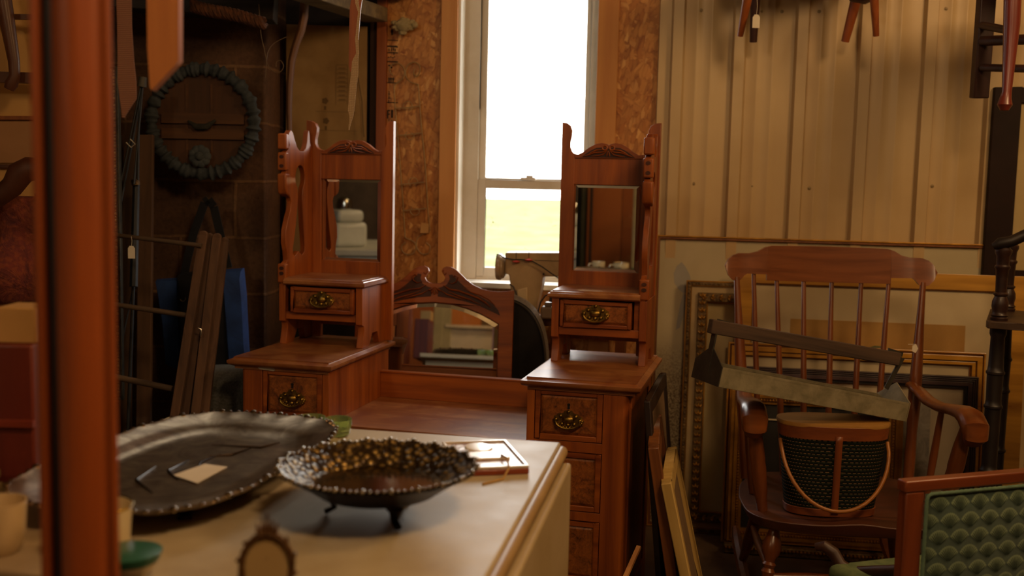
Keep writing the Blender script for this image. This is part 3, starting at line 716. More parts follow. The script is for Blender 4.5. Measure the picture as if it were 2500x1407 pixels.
# dark purple frame standing in front of it
r, W, H = leanframe('picture_frame', 'dark purplish frame with a grooved top and cream centre, in front of the orange-gold frame', (1812, 893), (2384, 908), .208, 0, .27, None, None)
rails(r, W, H, [(0, .004, -.036, 0, 0), (.004, .0065, -.033, 0, 1), (.0065, .0105, -.036, 0, 0), (.0105, .013, -.033, 0, 1), (.013, .017, -.036, 0, 0), (.017, .0195, -.033, 0, 1), (.0195, .034, -.034, 0, 0), (.034, .045, -.026, 0, 1)], [M_PURP, matte('#140d0c', '#1d1312', .6)])
panel(r, -W/2+.04, W/2-.04, .04, H-.04, -.012, matte('#b3a387', '#bdae92', .85, 3), 'mount')
# small pink-grey floral print leaning
r, W, H = leanframe('floral_print', 'small unframed grey print with pink flowers beside the right chair arm', (2205, 980), (2271, 990), .256, 0, .320, None, None, cat='print')
t = NT('faded_floral_print'); v = t.coord('Object'); f = t.noise(v, 16, 6, .7, 1.5); g = t.noise(v, 9, 3, .5)
t.set(Base_Color=t.mix(t.ramp(g, [(.60, (0, 0, 0, 1)), (.66, (1, 1, 1, 1))]), t.ramp(f, [(.3, lin('#6f6a62')), (.7, lin('#a29a8a'))]), lin('#8c3f34')), Roughness=.7)
panel(r, -W/2, W/2, 0, H, -.006, t.m, 'print_sheet', .006)
# beaded gold frame with black middle
r, W, H = leanframe('picture_frame', 'beaded gold frame with a black middle standing behind the basket and chair seat', (1786, 950), (2204, 964), .258, 0, .318, None, None, zbot=.035)
rails(r, W, H, [(0, .014, -.030, 0, 0), (.014, .026, -.036, 0, 0), (.026, .038, -.028, 0, 1), (.038, .048, -.022, 0, 0)], [M_GOLD, M_BRN])
beads(r, W, H, .032, -.030, .0105, .0046, M_GOLD)
panel(r, -W/2+.045, W/2-.045, .045, H-.045, -.012, matte('#0d0a08', '#16100c', .6, 5), 'black_centre')
b = MB(); b.box(-W/2+.10, W/2-.05, -.02, -.013, H-.105, H-.10); b.build('pale_strip', M_MAT, r)
# the frame lying under it: dark ornate lower rail on the floor
r = thing('picture_frame', 'dark ornate frame lying under the beaded gold frame, just above the floor', 'picture frame', WM@Vector(((wl(1770, 1340, .365)[0]+wl(2190, 1370, .365)[0])/2, -.365, 0)), (0, 0, WA))
W = wl(2200, 1360, .365)[0]-wl(1772, 1330, .365)[0]
b = MB(); b.box(-W/2, W/2, -.016, .022, .002, .034); b.build('frame_rail', M_ORN, r, bevel=.004)
b = MB(); 
for k in range(46): b.ball((-W/2+W*(k+.5)/46, -.018, .025), .005, seg=6, rings=4)
b.build('beading', M_GOLD, r)
# ================================================================= ROCKING CHAIR
RC = thing('rocking_chair', 'reddish spindle-back rocking chair carrying a basket and a metal trough', 'rocking chair', (1.035, 3.2, 0), -.075)
M_RC = wood('#5a2c0f', '#85491c', 'x', .32, .45); M_RCZ = wood('#562a0e', '#7c4219', 'z', .32, .45)
top = [(0, .052), (.19, .050), (.212, .044), (.235, .030), (.265, .023), (.30, .023), (.32, .016), (.335, .003), (.342, -.012), (.345, -.02)]
bot = [(0, -.068), (.2035, -.066), (.2036, -.046), (.27, -.044), (.28, -.05), (.292, -.065), (.305, -.07), (.32, -.066), (.335, -.05), (.345, -.022)]
def interp(t, x):
    for (a, c), (d, e) in zip(t, t[1:]):
        if a <= x <= d: return c+(e-c)*((x-a)/(d-a) if d > a else 0)
    return t[-1][1]
xs = sorted(set([x for x, _ in top]+[x for x, _ in bot]+[.05*i for i in range(7)]+[.310, .328, .341])); xs = [-x for x in xs[::-1]]+[x for x in xs if x > 0]
b = MB(); cols = []
for x in xs:
    a = abs(x); y = .335-.04*(a/.345)**2; zt, zb = interp(top, a)+1.075, interp(bot, a)+1.075
    yt = y+.012; cols.append([b._v((x, y-.011, zb)), b._v((x, yt-.011, zt)), b._v((x, yt+.011, zt)), b._v((x, y+.011, zb))])
for A, B_ in zip(cols, cols[1:]):
    for i in range(4): b._f([A[i], A[(i+1) % 4], B_[(i+1) % 4], B_[i]])
b._f(cols[0]); b._f(cols[-1][::-1])
b.build('crest_rail', M_RC, RC, bevel=.003)
SEAT = .360
for xt, xb in zip((-.247, -.168, -.077, .016, .112, .200), (-.215, -.140, -.072, .004, .082, .152)):
    b = MB(); yt = .335-.04*(xt/.345)**2
    b.tube([(xb, .20, SEAT), (xb+(xt-xb)*.35, .20+(yt-.20)*.35, SEAT+.225), (xb+(xt-xb)*.6, .2+(yt-.2)*.6, SEAT+.39), (xt, yt, 1.012+(.018 if abs(xt) > .2035 else 0))], [.008, .0105, .0095, .007], 10); b.build('spindle', M_RCZ, RC)
for s in (-1, 1):
    b = MB(); A = Vector((s*.262, .19, SEAT)); B_ = Vector((s*.305, .30, 1.018)); rr = [.017, .018, .0165, .021, .020, .0165, .012, .0095]
    ks = [0, .15, .25, .40, .52, .68, .85, 1]; b.tube([A.lerp(B_, k) for k in ks], rr, 14); b.build('back_post', M_RCZ, RC)
    # scrolled arm
    b = MB(); path = [(s*.266, .235, .685), (s*.280, .19, .672), (s*.290, .12, .655), (s*.298, .03, .655), (s*.304, -.08, .670), (s*.307, -.15, .677), (s*.308, -.20, .672), (s*.309, -.235, .652), (s*.309, -.238, .625), (s*.309, -.22, .605)]
    wds = [.018, .022, .024, .026, .030, .034, .038, .039, .036, .024]; hs = [.012, .014, .014, .015, .017, .022, .028, .030, .028, .016]
    rings = []
    for i, p in enumerate(path):
        p = Vector(p); tt = Vector(path[min(i+1, 9)])-Vector(path[max(i-1, 0)]); tt.normalize(); xx = Vector((1, 0, 0)); nn = tt.cross(xx).normalized()
        rings.append([b._v(p+xx*wds[i]*math.copysign(abs(math.cos(q))**.9, math.cos(q))+nn*hs[i]*math.copysign(abs(math.sin(q))**.9, math.sin(q))) for q in [2*PI*k/16 for k in range(16)]])
    for A_, C_ in zip(rings, rings[1:]):
        for k in range(16): b._f([A_[k], A_[(k+1) % 16], C_[(k+1) % 16], C_[k]])
    b._f(rings[0][::-1]); b._f(rings[-1]); b.build('arm', M_RC, RC)
    b = MB(); p0, p1 = Vector((s*.262, -.155, SEAT)), Vector((s*.306, -.180, .655))
    b.tube([p0.lerp(p1, k) for k in (0, .12, .2, .45, .5, .55, .75, .9, 1)], [.016, .017, .021, .024, .0225, .024, .022, .017, .015], 14); b.build('arm_post', M_RCZ, RC)
    b = MB(); p0, p1 = Vector((s*.268, .02, SEAT)), Vector((s*.298, .02, .645)); b.tube([p0, p0.lerp(p1, .5), p1], [.009, .012, .009], 10); b.build('arm_spindle', M_RCZ, RC)
    # turned front leg, plain rear leg, rocker
    b = MB(); p0, p1 = Vector((s*.225, -.175, .328)), Vector((s*.262, -.225, .065))
    ks = [0, .08, .14, .20, .27, .33, .38, .42, .45, .49, .53, .57, .64, .72, .85, 1]; rr = [.014, .016, .020, .026, .029, .026, .018, .015, .021, .015, .021, .016, .018, .023, .018, .013]
    b.tube([p0.lerp(p1, k) for k in ks], rr, 16); b.build('front_leg', M_RCZ, RC)
    b = MB(); p0, p1 = Vector((s*.205, .15, .328)), Vector((s*.252, .24, .065)); b.tube([p0, p0.lerp(p1, .35), p0.lerp(p1, .7), p1], [.015, .022, .020, .013], 12); b.build('rear_leg', M_RCZ, RC)
    b = MB(); pts = [(s*(.255), -.36+.78*k/16, .020+.38*((k/16-.5)**2)) for k in range(17)]; b.tube(pts, [.012]+[.019]*15+[.012], 8); b.build('rocker', M_RCZ, RC)
    b = MB(); b.tube([(s*.246, -.20, .20), (s*.240, .02, .20), (s*.232, .20, .20)], [.008, .013, .008], 10); b.build('side_stretcher', M_RCZ, RC)
b = MB(); b.tube([(-.243, -.20, .175), (-.12, -.20, .175), (0, -.20, .175), (.12, -.20, .175), (.243, -.20, .175)], [.009, .016, .012, .016, .009], 12); b.build('front_stretcher', M_RCZ, RC)
def seatpt(u, v, top=True):
    # u across, v front to back; saddled seat
    x = -1+2*u; y = -1+2*v
    wx = .305*(1-.10*max(0, y))*(1-.05*max(0, -y-.6)); px = x*wx; py = y*.235 - (.018*(1-x*x) if y < 0 else 0)*(-y)
    dip = -.014*math.exp(-((x*x)+(y-.1)**2)*2.2)+.010*math.exp(-x*x*18)*max(0, -y)+(.02*max(0, y-.75)/.25)
    return px, py, dip
b = MB(); n = 18
T_ = [[None]*(n+1) for _ in range(n+1)]; B2 = [[None]*(n+1) for _ in range(n+1)]
for i in range(n+1):
    for j in range(n+1):
        # superellipse mapping for rounded corners
        u, v = -1+2*i/n, -1+2*j/n
        f = 1.0; m_ = max(abs(u), abs(v))
        if m_ > 0: L = (abs(u)**5+abs(v)**5)**.2; f = m_/L*1.03 if L > 0 else 1
        x, y, d = seatpt((u*f+1)/2, (v*f+1)/2)
        T_[i][j] = b._v((x, y-.02, SEAT+d)); B2[i][j] = b._v((x*.95, (y-.02)*.95, SEAT-.034))
for i in range(n):
    for j in range(n): b._f([T_[i][j], T_[i+1][j], T_[i+1][j+1], T_[i][j+1]]); b._f([B2[i][j], B2[i][j+1], B2[i+1][j+1], B2[i+1][j]])
for i in range(n):
    for a, c in (((i, 0), (i+1, 0)), ((i, n), (i+1, n)), ((0, i), (0, i+1)), ((n, i), (n, i+1))): b._f([T_[a[0]][a[1]], T_[c[0]][c[1]], B2[c[0]][c[1]], B2[a[0]][a[1]]])
b.build('seat', wood('#3a1c0e', '#5e3018', 'x', .5, .05), RC, bevel=.004, seg=2)
def price_tag(parent, p, s=1, up=.03, rot=0):
    b = MB(); w_, h_ = .011*s, .02*s
    Mx = Matrix.Translation(p)@Matrix.Rotation(rot, 4, 'Y')
    b.prism([(-w_, -h_), (w_, -h_), (w_, h_*.6), (w_*.5, h_), (-w_*.5, h_), (-w_, h_*.6)], -.0006, .0006, M=Mx); o = b.build('price_tag', M_PAPER, parent)
    b = MB(); q = Vector(p); b.tube([q+Vector((0, 0, h_*.7)), q+Vector((.002, 0, h_+up*.5)), q+Vector((0, 0, h_+up))], .0007, 5); b.build('string', M_PAPER, o); return o
pt = RC; Mi = ROOTM[RC.name].inverted(); q = Mi@atY(2231, 850, 3.36); 
b = MB(); b.prism(ellipse(q.x, q.z, .009, .014, 10, 5, .1), q.y-.012, q.y-.010); b.tube([(q.x-.02, q.y-.006, q.z+.012), (q.x, q.y-.013, q.z+.014)], .0008, 5); b.build('price_tag', M_PAPER, RC)
# ================================================================= BASKET on the seat
BK = thing('wicker_basket', 'dark green woven oval basket with tan wooden lid on the rocking chair seat', 'basket', (.962, 3.075, SEAT+.004), -.06)
BH = .262
def bask(u, v):
    a = 2*PI*u; k = v; rx = .128+.030*max(k, 0)**.8; ry = .068+.014*k; e = 2.6
    cx = math.copysign(abs(math.cos(a))**(2/e), math.cos(a)); sx2 = math.copysign(abs(math.sin(a))**(2/e), math.sin(a))
    return Vector((rx*cx, ry*sx2, .010+BH*k-.004+.0))
t = NT('dark_green_wicker'); uvn = t.new('ShaderNodeTexCoord'); sp = t.new('ShaderNodeSeparateXYZ'); t.l(uvn.outputs['UV'], sp.inputs[0])
row = t.math('MULTIPLY', sp.outputs[1], 25); ri = t.math('FLOOR', row); rf = t.math('FRACT', row)
rnd = t.new('ShaderNodeTexWhiteNoise', noise_dimensions='1D'); t.l(ri, rnd.inputs['W'])
col = t.math('ADD', t.math('MULTIPLY', sp.outputs[0], 66), t.math('ADD', t.math('MULTIPLY', t.math('MODULO', ri, 2), .5), t.math('MULTIPLY', rnd.outputs[0], .25))); cf = t.math('FRACT', col)
dash = t.math('MULTIPLY', t.math('LESS_THAN', cf, .62), t.math('LESS_THAN', rf, .16))
vert = t.math('LESS_THAN', t.math('ABSOLUTE', t.math('SUBTRACT', cf, .80)), .13)
t.set(Base_Color=t.mix(dash, t.mix(vert, lin('#0c120b'), lin('#1b2314')), lin('#b5946a')), Roughness=.75, Specular_IOR_Level=.15)
t.bump(t.math('ADD', t.math('SINE', t.math('MULTIPLY', rf, PI)), t.math('MULTIPLY', vert, .6)), .6, .003)
b = MB(); b.grid(bask, 64, 20, closeu=True, uv=True); o = b.build('woven_body', t.m, BK)
M_BW = wood('#5c2c12', '#8a481e', 'x', .45, .1)
def hoop(v0, v1, grow, mat, name):
    b = MB(); n = 64; R = []
    for i in range(n):
        p0, p1 = bask(i/n, v0), bask(i/n, v1); d = Vector((p0.x, p0.y, 0)).normalized()*grow
        R.append([b._v(p0+d), b._v(p1+d), b._v(p1-d), b._v(p0-d)])
    for i in range(n):
        A, B_ = R[i], R[(i+1) % n]
        for k in range(4): b._f([A[k], A[(k+1) % 4], B_[(k+1) % 4], B_[k]])
    return b.build(name, mat, BK, bevel=.001)
hoop(.85, 1.0, .004, M_BW, 'rim_band'); hoop(-.03, .055, .004, M_BW, 'base_band')
b = MB(); V0 = [b._v(bask(i/64, 0)*1.0) for i in range(64)]; b._f(V0); b.build('basket_bottom', M_BW, BK)
b = MB(); n = 64; rr = []
for k, z in ((1.03, -.006), (1.04, 0), (1.03, .006)):
    rr.append([b._v(Vector((bask(i/n, 1).x*k, bask(i/n, 1).y*k, BH+.008+z+.012*(bask(i/n, 1).x/.16)**2*0))) for i in range(n)])
for A, B_ in zip(rr, rr[1:]):
    for i in range(n): b._f([A[i], A[(i+1) % n], B_[(i+1) % n], B_[i]])
b._f(rr[-1]); b._f(rr[0][::-1]); b.build('lid', wood('#96682c', '#b58742', 'x', .5, .1), BK)
b = MB(); b.grid(lambda u, v: Vector((-.010+.020*u, bask(.75, .9*v).y-.0045, bask(.75, .9*v).z)), 2, 14); o = b.build('centre_strap', wood('#5c2c12', '#8a481e', 'z', .45, .1), BK); so = o.modifiers.new('thickness', 'SOLIDIFY'); so.thickness = .004; so.offset = 0
b = MB(); pts = []
for i in range(25):
    a = PI*i/24; pts.append((-.156*math.cos(a)+.000, -.02-.100*abs(math.sin(a))**.7, .215-.185*math.sin(a)))
b.tube(pts, .0058, 10); b.build('handle', wood('#85501f', '#a56a2c', 'x', .4, .1), BK)
# ================================================================= METAL TROUGH with wooden carrying bar
pL, pR = atY(1752, 945, 2.86), atY(2212, 1030, 3.06)     # lower front edge
ax = (pR-pL); TL = ax.length; ax.normalize()
up_ = Vector((0, 0, 1)); bk = up_.cross(ax).normalized()*1.0; up2 = ax.cross(bk).normalized()
if bk.y < 0: bk = -bk
up2 = Vector((0, 0, 1))-ax*ax.z; up2.normalize(); bk = up2.cross(ax); bk.normalize()
if bk.y < 0: bk = -bk
tm = Matrix(((ax.x, bk.x, up2.x, pL.x), (ax.y, bk.y, up2.y, pL.y), (ax.z, bk.z, up2.z, pL.z), (0, 0, 0, 1)))
MT = thing('metal_trough', 'grey tin trough with a weathered wooden carrying bar, resting across the rocking chair arms', 'trough', tuple(pL), tuple(tm.to_euler()))
M_TIN = matte('#787056', '#968c70', .55, 22, metal=.2, bump=.3, bscale=70); M_TIND = matte('#3e3a32', '#4e4a40', .5, 22, metal=.5, bump=.3)
D_, H_ = .15, .050
b = MB(); e = .0012
b.box(0, TL, 0, e, 0, H_); b.box(0, TL, D_-e, D_, 0, H_); b.box(0, TL, 0, D_, 0, e); b.box(0, TL, 0, .003, H_-.002, H_+.006); b.box(0, TL, D_-.002, D_+.004, H_-.002, H_+.006)
b.build('trough_body', M_TIN, MT, smooth=False)
for x in (0, TL-.002):
    b = MB(); b.prism([(-.002, 0), (-.002, H_+.006), (D_*.5, H_+.055), (D_+.002, H_+.006), (D_+.002, 0)], x-.001, x+.002, 'yz'); b.build('end_panel', M_TIND if x == 0 else M_TIN, MT)
hL, hR = tm.inverted()@atY(1735, 797, 2.93), tm.inverted()@atY(2196, 878, 3.13)
zb = H_+.045; ym = D_*.5; barL = Vector((hL.x-.0, ym, hL.z)); barR = Vector((min(hR.x, TL-.004), ym, hR.z))
b = MB(); b.bar(barL, barR, .026, .040); b.build('carrying_bar', wood('#2f2118', '#5a4433', 'x', .85, 0, bump=.6), MT, bevel=.003)
b = MB(); b.bar((.0, ym, H_*.6), (-.003, ym, hL.z+.014), .005, .024, (0, 1, 0)); b.bar((-.003, ym, hL.z+.018), (.05, ym, hL.z+.014), .014, .003, (0, 1, 0)); b.build('strap', M_TIND, MT)
b = MB(); b.bar((TL-.035, ym, H_+.03), (TL-.002, ym, hR.z+.006), .016, .003, (0, 1, 0)); b.bar((TL-.004, ym, hR.z+.016), (TL-.06, ym, hR.z+.020), .014, .003, (0, 1, 0)); b.build('strap', M_TIND, MT)
# ================================================================= GREEN UPHOLSTERED CHAIR, front right
pG = atY(2205, 1172, 2.05)
GC = thing('upholstered_armchair', 'wooden chair with green scallop-shell fabric back in the bottom right corner', 'armchair', (pG.x, pG.y, 0), .33)
ZT = pG.z
M_GW = wood('#5c2812', '#83401d', 'x', .35, .3); M_GWZ = wood('#5c2812', '#83401d', 'z', .35, .3)
BW = .50
b = MB(); b.box(-.004, BW, -.014, .014, ZT-.024, ZT); b.build('top_rail', M_GW, GC, bevel=.004, seg=3)
for x in (0, BW-.045):
    b = MB(); b.box(x, x+.043, -.013, .013, .36, ZT-.024); b.build('back_stile', M_GWZ, GC, bevel=.003)
    b = MB(); b.tube([(x+.021, .0, .36), (x+.021, -.03, .18), (x+.021, -.07, 0)], [.022, .019, .013], 10); b.build('leg', M_GWZ, GC)
b = MB(); b.box(.043, BW-.045, -.012, .012, .42, .45); b.build('lower_rail', M_GW, GC, bevel=.003)
M_F0 = matte('#33463a', '#3b5042', .9, 60, sheen=.3); M_F1 = matte('#66785a', '#728462', .9, 60, sheen=.3); M_F2 = matte('#15261e', '#1c3026', .9, 60)
b = MB(); x0, x1, z0, z1 = .047, BW-.049, .452, ZT-.029
def gp(u, v):
    e = .010; bul = .010*(1-abs(2*u-1)**4)*(1-abs(2*v-1)**4)
    return Vector((x0+(x1-x0)*u, -.011-bul, z0+(z1-z0)*v))
b.mi = 0; b.grid(gp, 40, 30)
# scallop shells: each a fan of light petals with dark ribs
cw, ch = .049, .034
def onfab(x, z, d):
    u = (x-x0)/(x1-x0); v = (z-z0)/(z1-z0); bul = .010*(1-abs(2*u-1)**4)*(1-abs(2*v-1)**4); return (x, -.0115-bul-d, z)
nr = int((z1-z0)/ch)+2
for r_ in range(nr):
    for c_ in range(-1, int((x1-x0)/cw)+2):
        bx_, bz_ = x0+(c_+.5*(r_ % 2))*cw+.01, z0+r_*ch-.016
        pts = []
        def clip(x, z): return x0+.003 < x < x1-.003 and z0+.003 < z < z1-.003
        K = 11; R1 = .033
        def ft(r, a): return (bx_+r*math.sin(a)*.80, bz_+r*math.cos(a))
        for k in range(K):
            a0 = math.radians(-58+116*k/K); a1 = math.radians(-58+116*(k+1)/K); am = (a0+a1)/2
            P4 = [ft(.006, a0), ft(.006, a1), ft(R1, a1), ft(R1, a0)]; tip = ft(R1*1.04, am)
            if all(clip(*p) for p in P4+[tip]):
                b.mi = 1; b.face([onfab(*p, .0004) for p in (P4[0], P4[1], P4[2], tip, P4[3])])
                b.mi = 2; wd = (a1-a0)*.34
                b.face([onfab(*p, .0009) for p in (ft(.004, am-wd*1.9), ft(.004, am+wd*1.9), ft(R1*.55, am+wd*.9), ft(R1*.90, am+wd*.35), ft(R1*.90, am-wd*.35), ft(R1*.55, am-wd*.9))])
b.build('fabric_back_panel', [M_F0, M_F1, M_F2], GC)
b = MB(); rim = [(x0, z0), (x0, z1-.012), (x0+.004, z1-.003), (x0+.012, z1), (x1, z1), (x1, z0)]
pp = []
for (a, c), (d, e) in zip(rim, rim[1:]):
    n = max(1, int(math.hypot(d-a, e-c)/.006))
    pp += [(a+(d-a)*k/n, -.016, c+(e-c)*k/n) for k in range(n)]
pp.append((x1, -.016, z0)); b.tube(pp, [.0042 if k % 2 else .0034 for k in range(len(pp))], 8); b.build('gimp_braid', matte('#4c6450', '#5e765e', .9, 50), GC)
b = MB(); b.box(.10, BW-.03, .02, .37, .38, .432); b.build('seat_cushion', matte('#4c5c3a', '#66724a', .9, 30), GC, bevel=.02, seg=4)
b = MB(); b.box(.09, BW-.02, .014, .38, .34, .38); b.build('seat_rail', M_GW, GC, bevel=.003)
for x in (.11, BW-.04): b = MB(); b.tube([(x, .35, .34), (x, .36, .18), (x, .37, 0)], [.022, .018, .013], 10); b.build('leg', M_GWZ, GC)
b = MB(); b.tube([atY(*p, Y_) for p, Y_ in (((1992, 1336), 2.47), ((2012, 1334), 2.46), ((2035, 1350), 2.45), ((2052, 1380), 2.44), ((2085, 1400), 2.42), ((2140, 1398), 2.36), ((2200, 1396), 2.30))], [.010, .014, .015, .015, .016, .016, .016], 12); b.build('curved_arm', wood('#2c170d', '#4a2a18', 'x', .5), GC, world=True)
b = MB(); b.tube([atY(2085, 1402, 2.42), Vector((atY(2085, 1402, 2.42).x, 2.42, .30))], .013, 10); b.build('arm_support', wood('#2c170d', '#4a2a18', 'x', .5), GC, world=True)
# ================================================================= BLACK TURNED WHATNOT STAND (right edge)
p0 = atY(2417, 1100, 3.17)
WS = thing('whatnot_stand', 'black turned whatnot stand with a dark shelf at the right edge', 'shelf stand', (p0.x, p0.y, 0), -.44)
M_BLK = matte('#120c0a', '#1f1511', .5, 20); M_BLKR = matte('#1e0f0b', '#32190f', .45, 20, coat=.1)
def zat(y, Y=3.17, x=2440): return atY(x, y, Y).z
zsh = zat(800)
for i, (dx, dy) in enumerate(((0, 0), (.55, 0), (.02, .30), (.55, .30))):
    b = MB(); T = Matrix.Translation((dx, dy, 0)); pr = [(.014, 0), (.020, .02), (.022, .05)]
    for zz in (zat(1300), zat(1150), zat(993), zat(910)): pr += [(.0235, zz-.02), (.0235, zz-.007), (.027, zz-.003), (.027, zz+.003), (.0235, zz+.007), (.022, zz+.02)]
    pr += [(.020, zsh-.03), (.024, zsh-.02), (.024, zsh)]
    b.lathe(pr, T, 18); b.build('lower_post', M_BLK, WS)
    b = MB(); z1 = zat(610)
    pr = [(.024, zsh+.022), (.026, zsh+.03), (.022, zsh+.034), (.026, zsh+.038), (.022, zsh+.042), (.021, zsh+.05), (.024, zsh+.065), (.023, zsh+.08), (.017, zsh+.095), (.021, zsh+.10), (.021, zsh+.104), (.016, zsh+.108), (.017, zsh+.15), (.0185, z1-.06), (.022, z1-.055), (.022, z1-.050), (.018, z1-.045), (.019, z1-.02), (.024, z1-.008), (.024, z1), (.014, z1+.01)]
    b.lathe(pr, T, 18); b.build('upper_post', M_BLKR, WS)
b = MB(); n = 20; poly = [(-.035, -.02), (-.03, -.045), (.0, -.05), (.06, -.045), (.13, -.055), (.22, -.06), (.32, -.058), (.42, -.05), (.58, -.045), (.60, .0), (.60, .34), (-.03, .34)]
b.prism(poly, zsh, zsh+.022, 'xy'); b.build('shelf', matte('#33241a', '#4a3626', .45, 9), WS, bevel=.005, seg=3)
b = MB(); b.prism(poly, .25, .27, 'xy'); b.build('shelf', M_BLKR, WS, bevel=.005)
z1 = zat(606); b = MB(); b.tube([(-.03, -.01, z1+.004), (-.012, -.01, z1+.014), (.02, -.005, z1+.022), (.06, .0, z1+.045), (.10, .0, z1+.060), (.15, 0, z1+.068), (.3, 0, z1+.085), (.45, 0, z1+.068), (.56, 0, z1+.014)], [.010, .018, .017, .017, .016, .015, .015, .015, .016], 14); b.build('scrolled_gallery', M_BLK, WS)
# ================================================================= PICTURE in a dark frame on the metal wall, far right
xl = wl(2415, 430, .08)[0]; zt, zb = wl(2490, 213, .08)[1], .99
DF = thing('picture_frame', 'large dark brown frame around blank cream board, high on the wall at right edge', 'picture frame', WM@Vector((xl, -.052, zb)), (0, 0, WA))
b = MB(); H = zt-zb; W = .8; sw = .092
b.box(0, sw, -.028, 0, 0, H); b.box(sw, W, -.028, 0, H-.055, H); b.box(sw, W, -.028, 0, 0, .05); b.box(W, W+sw, -.028, 0, 0, H); b.build('frame', matte('#1c0d07', '#25120a', .6, 8, spec=.2), DF, bevel=.002)
b = MB(); b.box(sw-.003, W+.003, -.014, -.008, .047, H-.052); b.build('cream_board', matte('#a8915f', '#b29d6e', .7, 3), DF)
# ================================================================= CHAIRS HUNG UP HIGH ON THE WALL
M_HL = wood('#73350f', '#9c5220', 'z', .45, .2); M_HD = wood('#2a130c', '#401d11', 'z', .5, .1)
def leg_(parent, p, Y0, q, Y1, r0, r1, mat, name='leg', foot=None):
    a, c = atY(*p, Y0), atY(*q, Y1); b = MB(); d = (a-c)
    top = a+d*.25
    b.tube([top, a, a.lerp(c, .5), c], [r0*1.1, r0, (r0+r1)/2, r1], 12); return b.build(name, mat, parent, world=True)
ca = atY(1975, -60, 3.72)
HC = thing('hanging_chair', 'chair hung on the ribbed wall, its four legs and price tag showing', 'chair', tuple(ca), 0)
leg_(HC, (1826, -10), 3.60, (1807, 88), 3.66, .017, .010, M_HL); leg_(HC, (1845, -10), 3.86, (1839, 103), 3.90, .018, .0135, M_HD)  # inner leg coloured dark for its shade, outer leg the lit tone
leg_(HC, (2090, 0), 3.84, (2063, 102), 3.88, .020, .0145, M_HL); leg_(HC, (2134, -10), 3.62, (2139, 88), 3.66, .0155, .0105, M_HL)
b = MB(); b.tube([atY(2080, -4, 3.80), atY(2112, 2, 3.72), atY(2132, -8, 3.64)], .012, 10); b.build('rung', M_HD, HC, world=True)
b = MB(); c0 = atY(1975, -75, 3.72); b.box(c0.x-.26, c0.x+.26, 3.50, 3.92, c0.z, c0.z+.03); b.build('seat', M_HD, HC, world=True, bevel=.01)
price_tag(HC, ROOTM[HC.name].inverted()@atY(1846, 52, 3.60), 1.1, .05)
HB = thing('hanging_chair', 'dark chair hung in the top right corner, with a reddish tapered leg and rungs', 'chair', tuple(atY(2440, -60, 3.3)), 0)
b = MB(); a, c = atY(2412, -60, 3.42), atY(2390, 240, 3.46); b.bar(a, c, .050, .04, (0, 1, 0)); b.build('back_post', M_HD, HB, world=True, bevel=.004)
b = MB(); L = [atY(2474, -60, 3.2), atY(2470, 60, 3.2), atY(2458, 225, 3.2), atY(2455, 240, 3.2), atY(2453, 256, 3.2), atY(2452, 270, 3.2)]; b.tube(L, [.026, .024, .014, .017, .022, .012], 14); b.build('leg', wood('#4f1a12', '#722b1a', 'z', .35, .4), HB, world=True)
for (x0_, y0_, x1_, y1_, w_) in ((2398, 62, 2462, 74, .014), (2398, 100, 2520, 96, .018), (2398, 165, 2520, 168, .014)):
    b = MB(); b.tube([atY(x0_, y0_, 3.42), atY(x1_, y1_, 3.24)], w_*.9, 10); b.build('rung', M_HD, HB, world=True)
b = MB(); c0 = atY(2450, -70, 3.3); b.box(c0.x-.06, c0.x+.34, 3.12, 3.5, c0.z, c0.z+.03); b.build('seat', M_HD, HB, world=True, bevel=.01)
# ================================================================= FRAMES LEANING EDGE-ON beside the dresser
def edgeframe(name, label, zt, nearpx, Yn, Yf, lean, th, wd, mat, cat='picture frame', dx=0, mat2=None):
    """frame standing on its edge in the depth direction, top leaning left; seen from its near edge"""
    p = atY(nearpx[0], nearpx[1], Yn); zt = p.z
    far = Vector((p.x+dx, Yf, 0)); yaw = math.atan2(-(far.x-p.x), Yf-Yn); la = math.atan(lean)
    base = Vector((p.x+lean*zt+.5*(far.x-p.x), (Yn+Yf)/2, 0))
    r = thing(name, label, cat, tuple(base), (0, -la, yaw)); L = (Yf-Yn)/2; H = zt/math.cos(la)
    b = MB()
    for i0, i1 in ((0, wd),):
        b.box(0, th, -L, -L+wd, 0, H); b.box(0, th, L-wd, L, 0, H); b.box(0, th, -L+wd, L-wd, H-wd, H); b.box(0, th, -L+wd, L-wd, 0, wd)
    b.build('frame', mat, r, bevel=.003)
    b = MB(); b.box(th*.35, th*.55, -L+wd-.002, L-wd+.002, wd-.002, H-wd+.002); b.build('backing_board', mat2 or M_BACK, r); return r
edgeframe('picture_frame', 'pale pine frame leaning edge-on, rightmost of the stack beside the dresser', .55, (1614, 1190), 2.66, 3.06, .235, .028, .035, wood('#a58544', '#c7a763', 'z', .6, 0), dx=.075)
edgeframe('picture_frame', 'dark red-brown frame leaning between the dresser and the pale pine frame', .6, (1582, 1100), 2.72, 3.14, .175, .030, .04, M_BRN, dx=.065)
edgeframe('picture_frame', 'black-brown frame standing closest to the dresser side, tallest of that stack', .75, (1571, 985), 2.86, 3.34, .10, .018, .04, wood('#1a0f0a', '#2c1911', 'z', .5), dx=.115)
# thin offcut of wood leaning on the dresser side
b = MB(); b.bar(atY(1560, 1335, 2.78), atY(1520, 1425, 2.70), .012, .008); 
st = b.build('wood_offcut', M_PINE); tag(st, 'thin orange wooden strip leaning low against the dresser side', 'wood strip'); recenter(st)
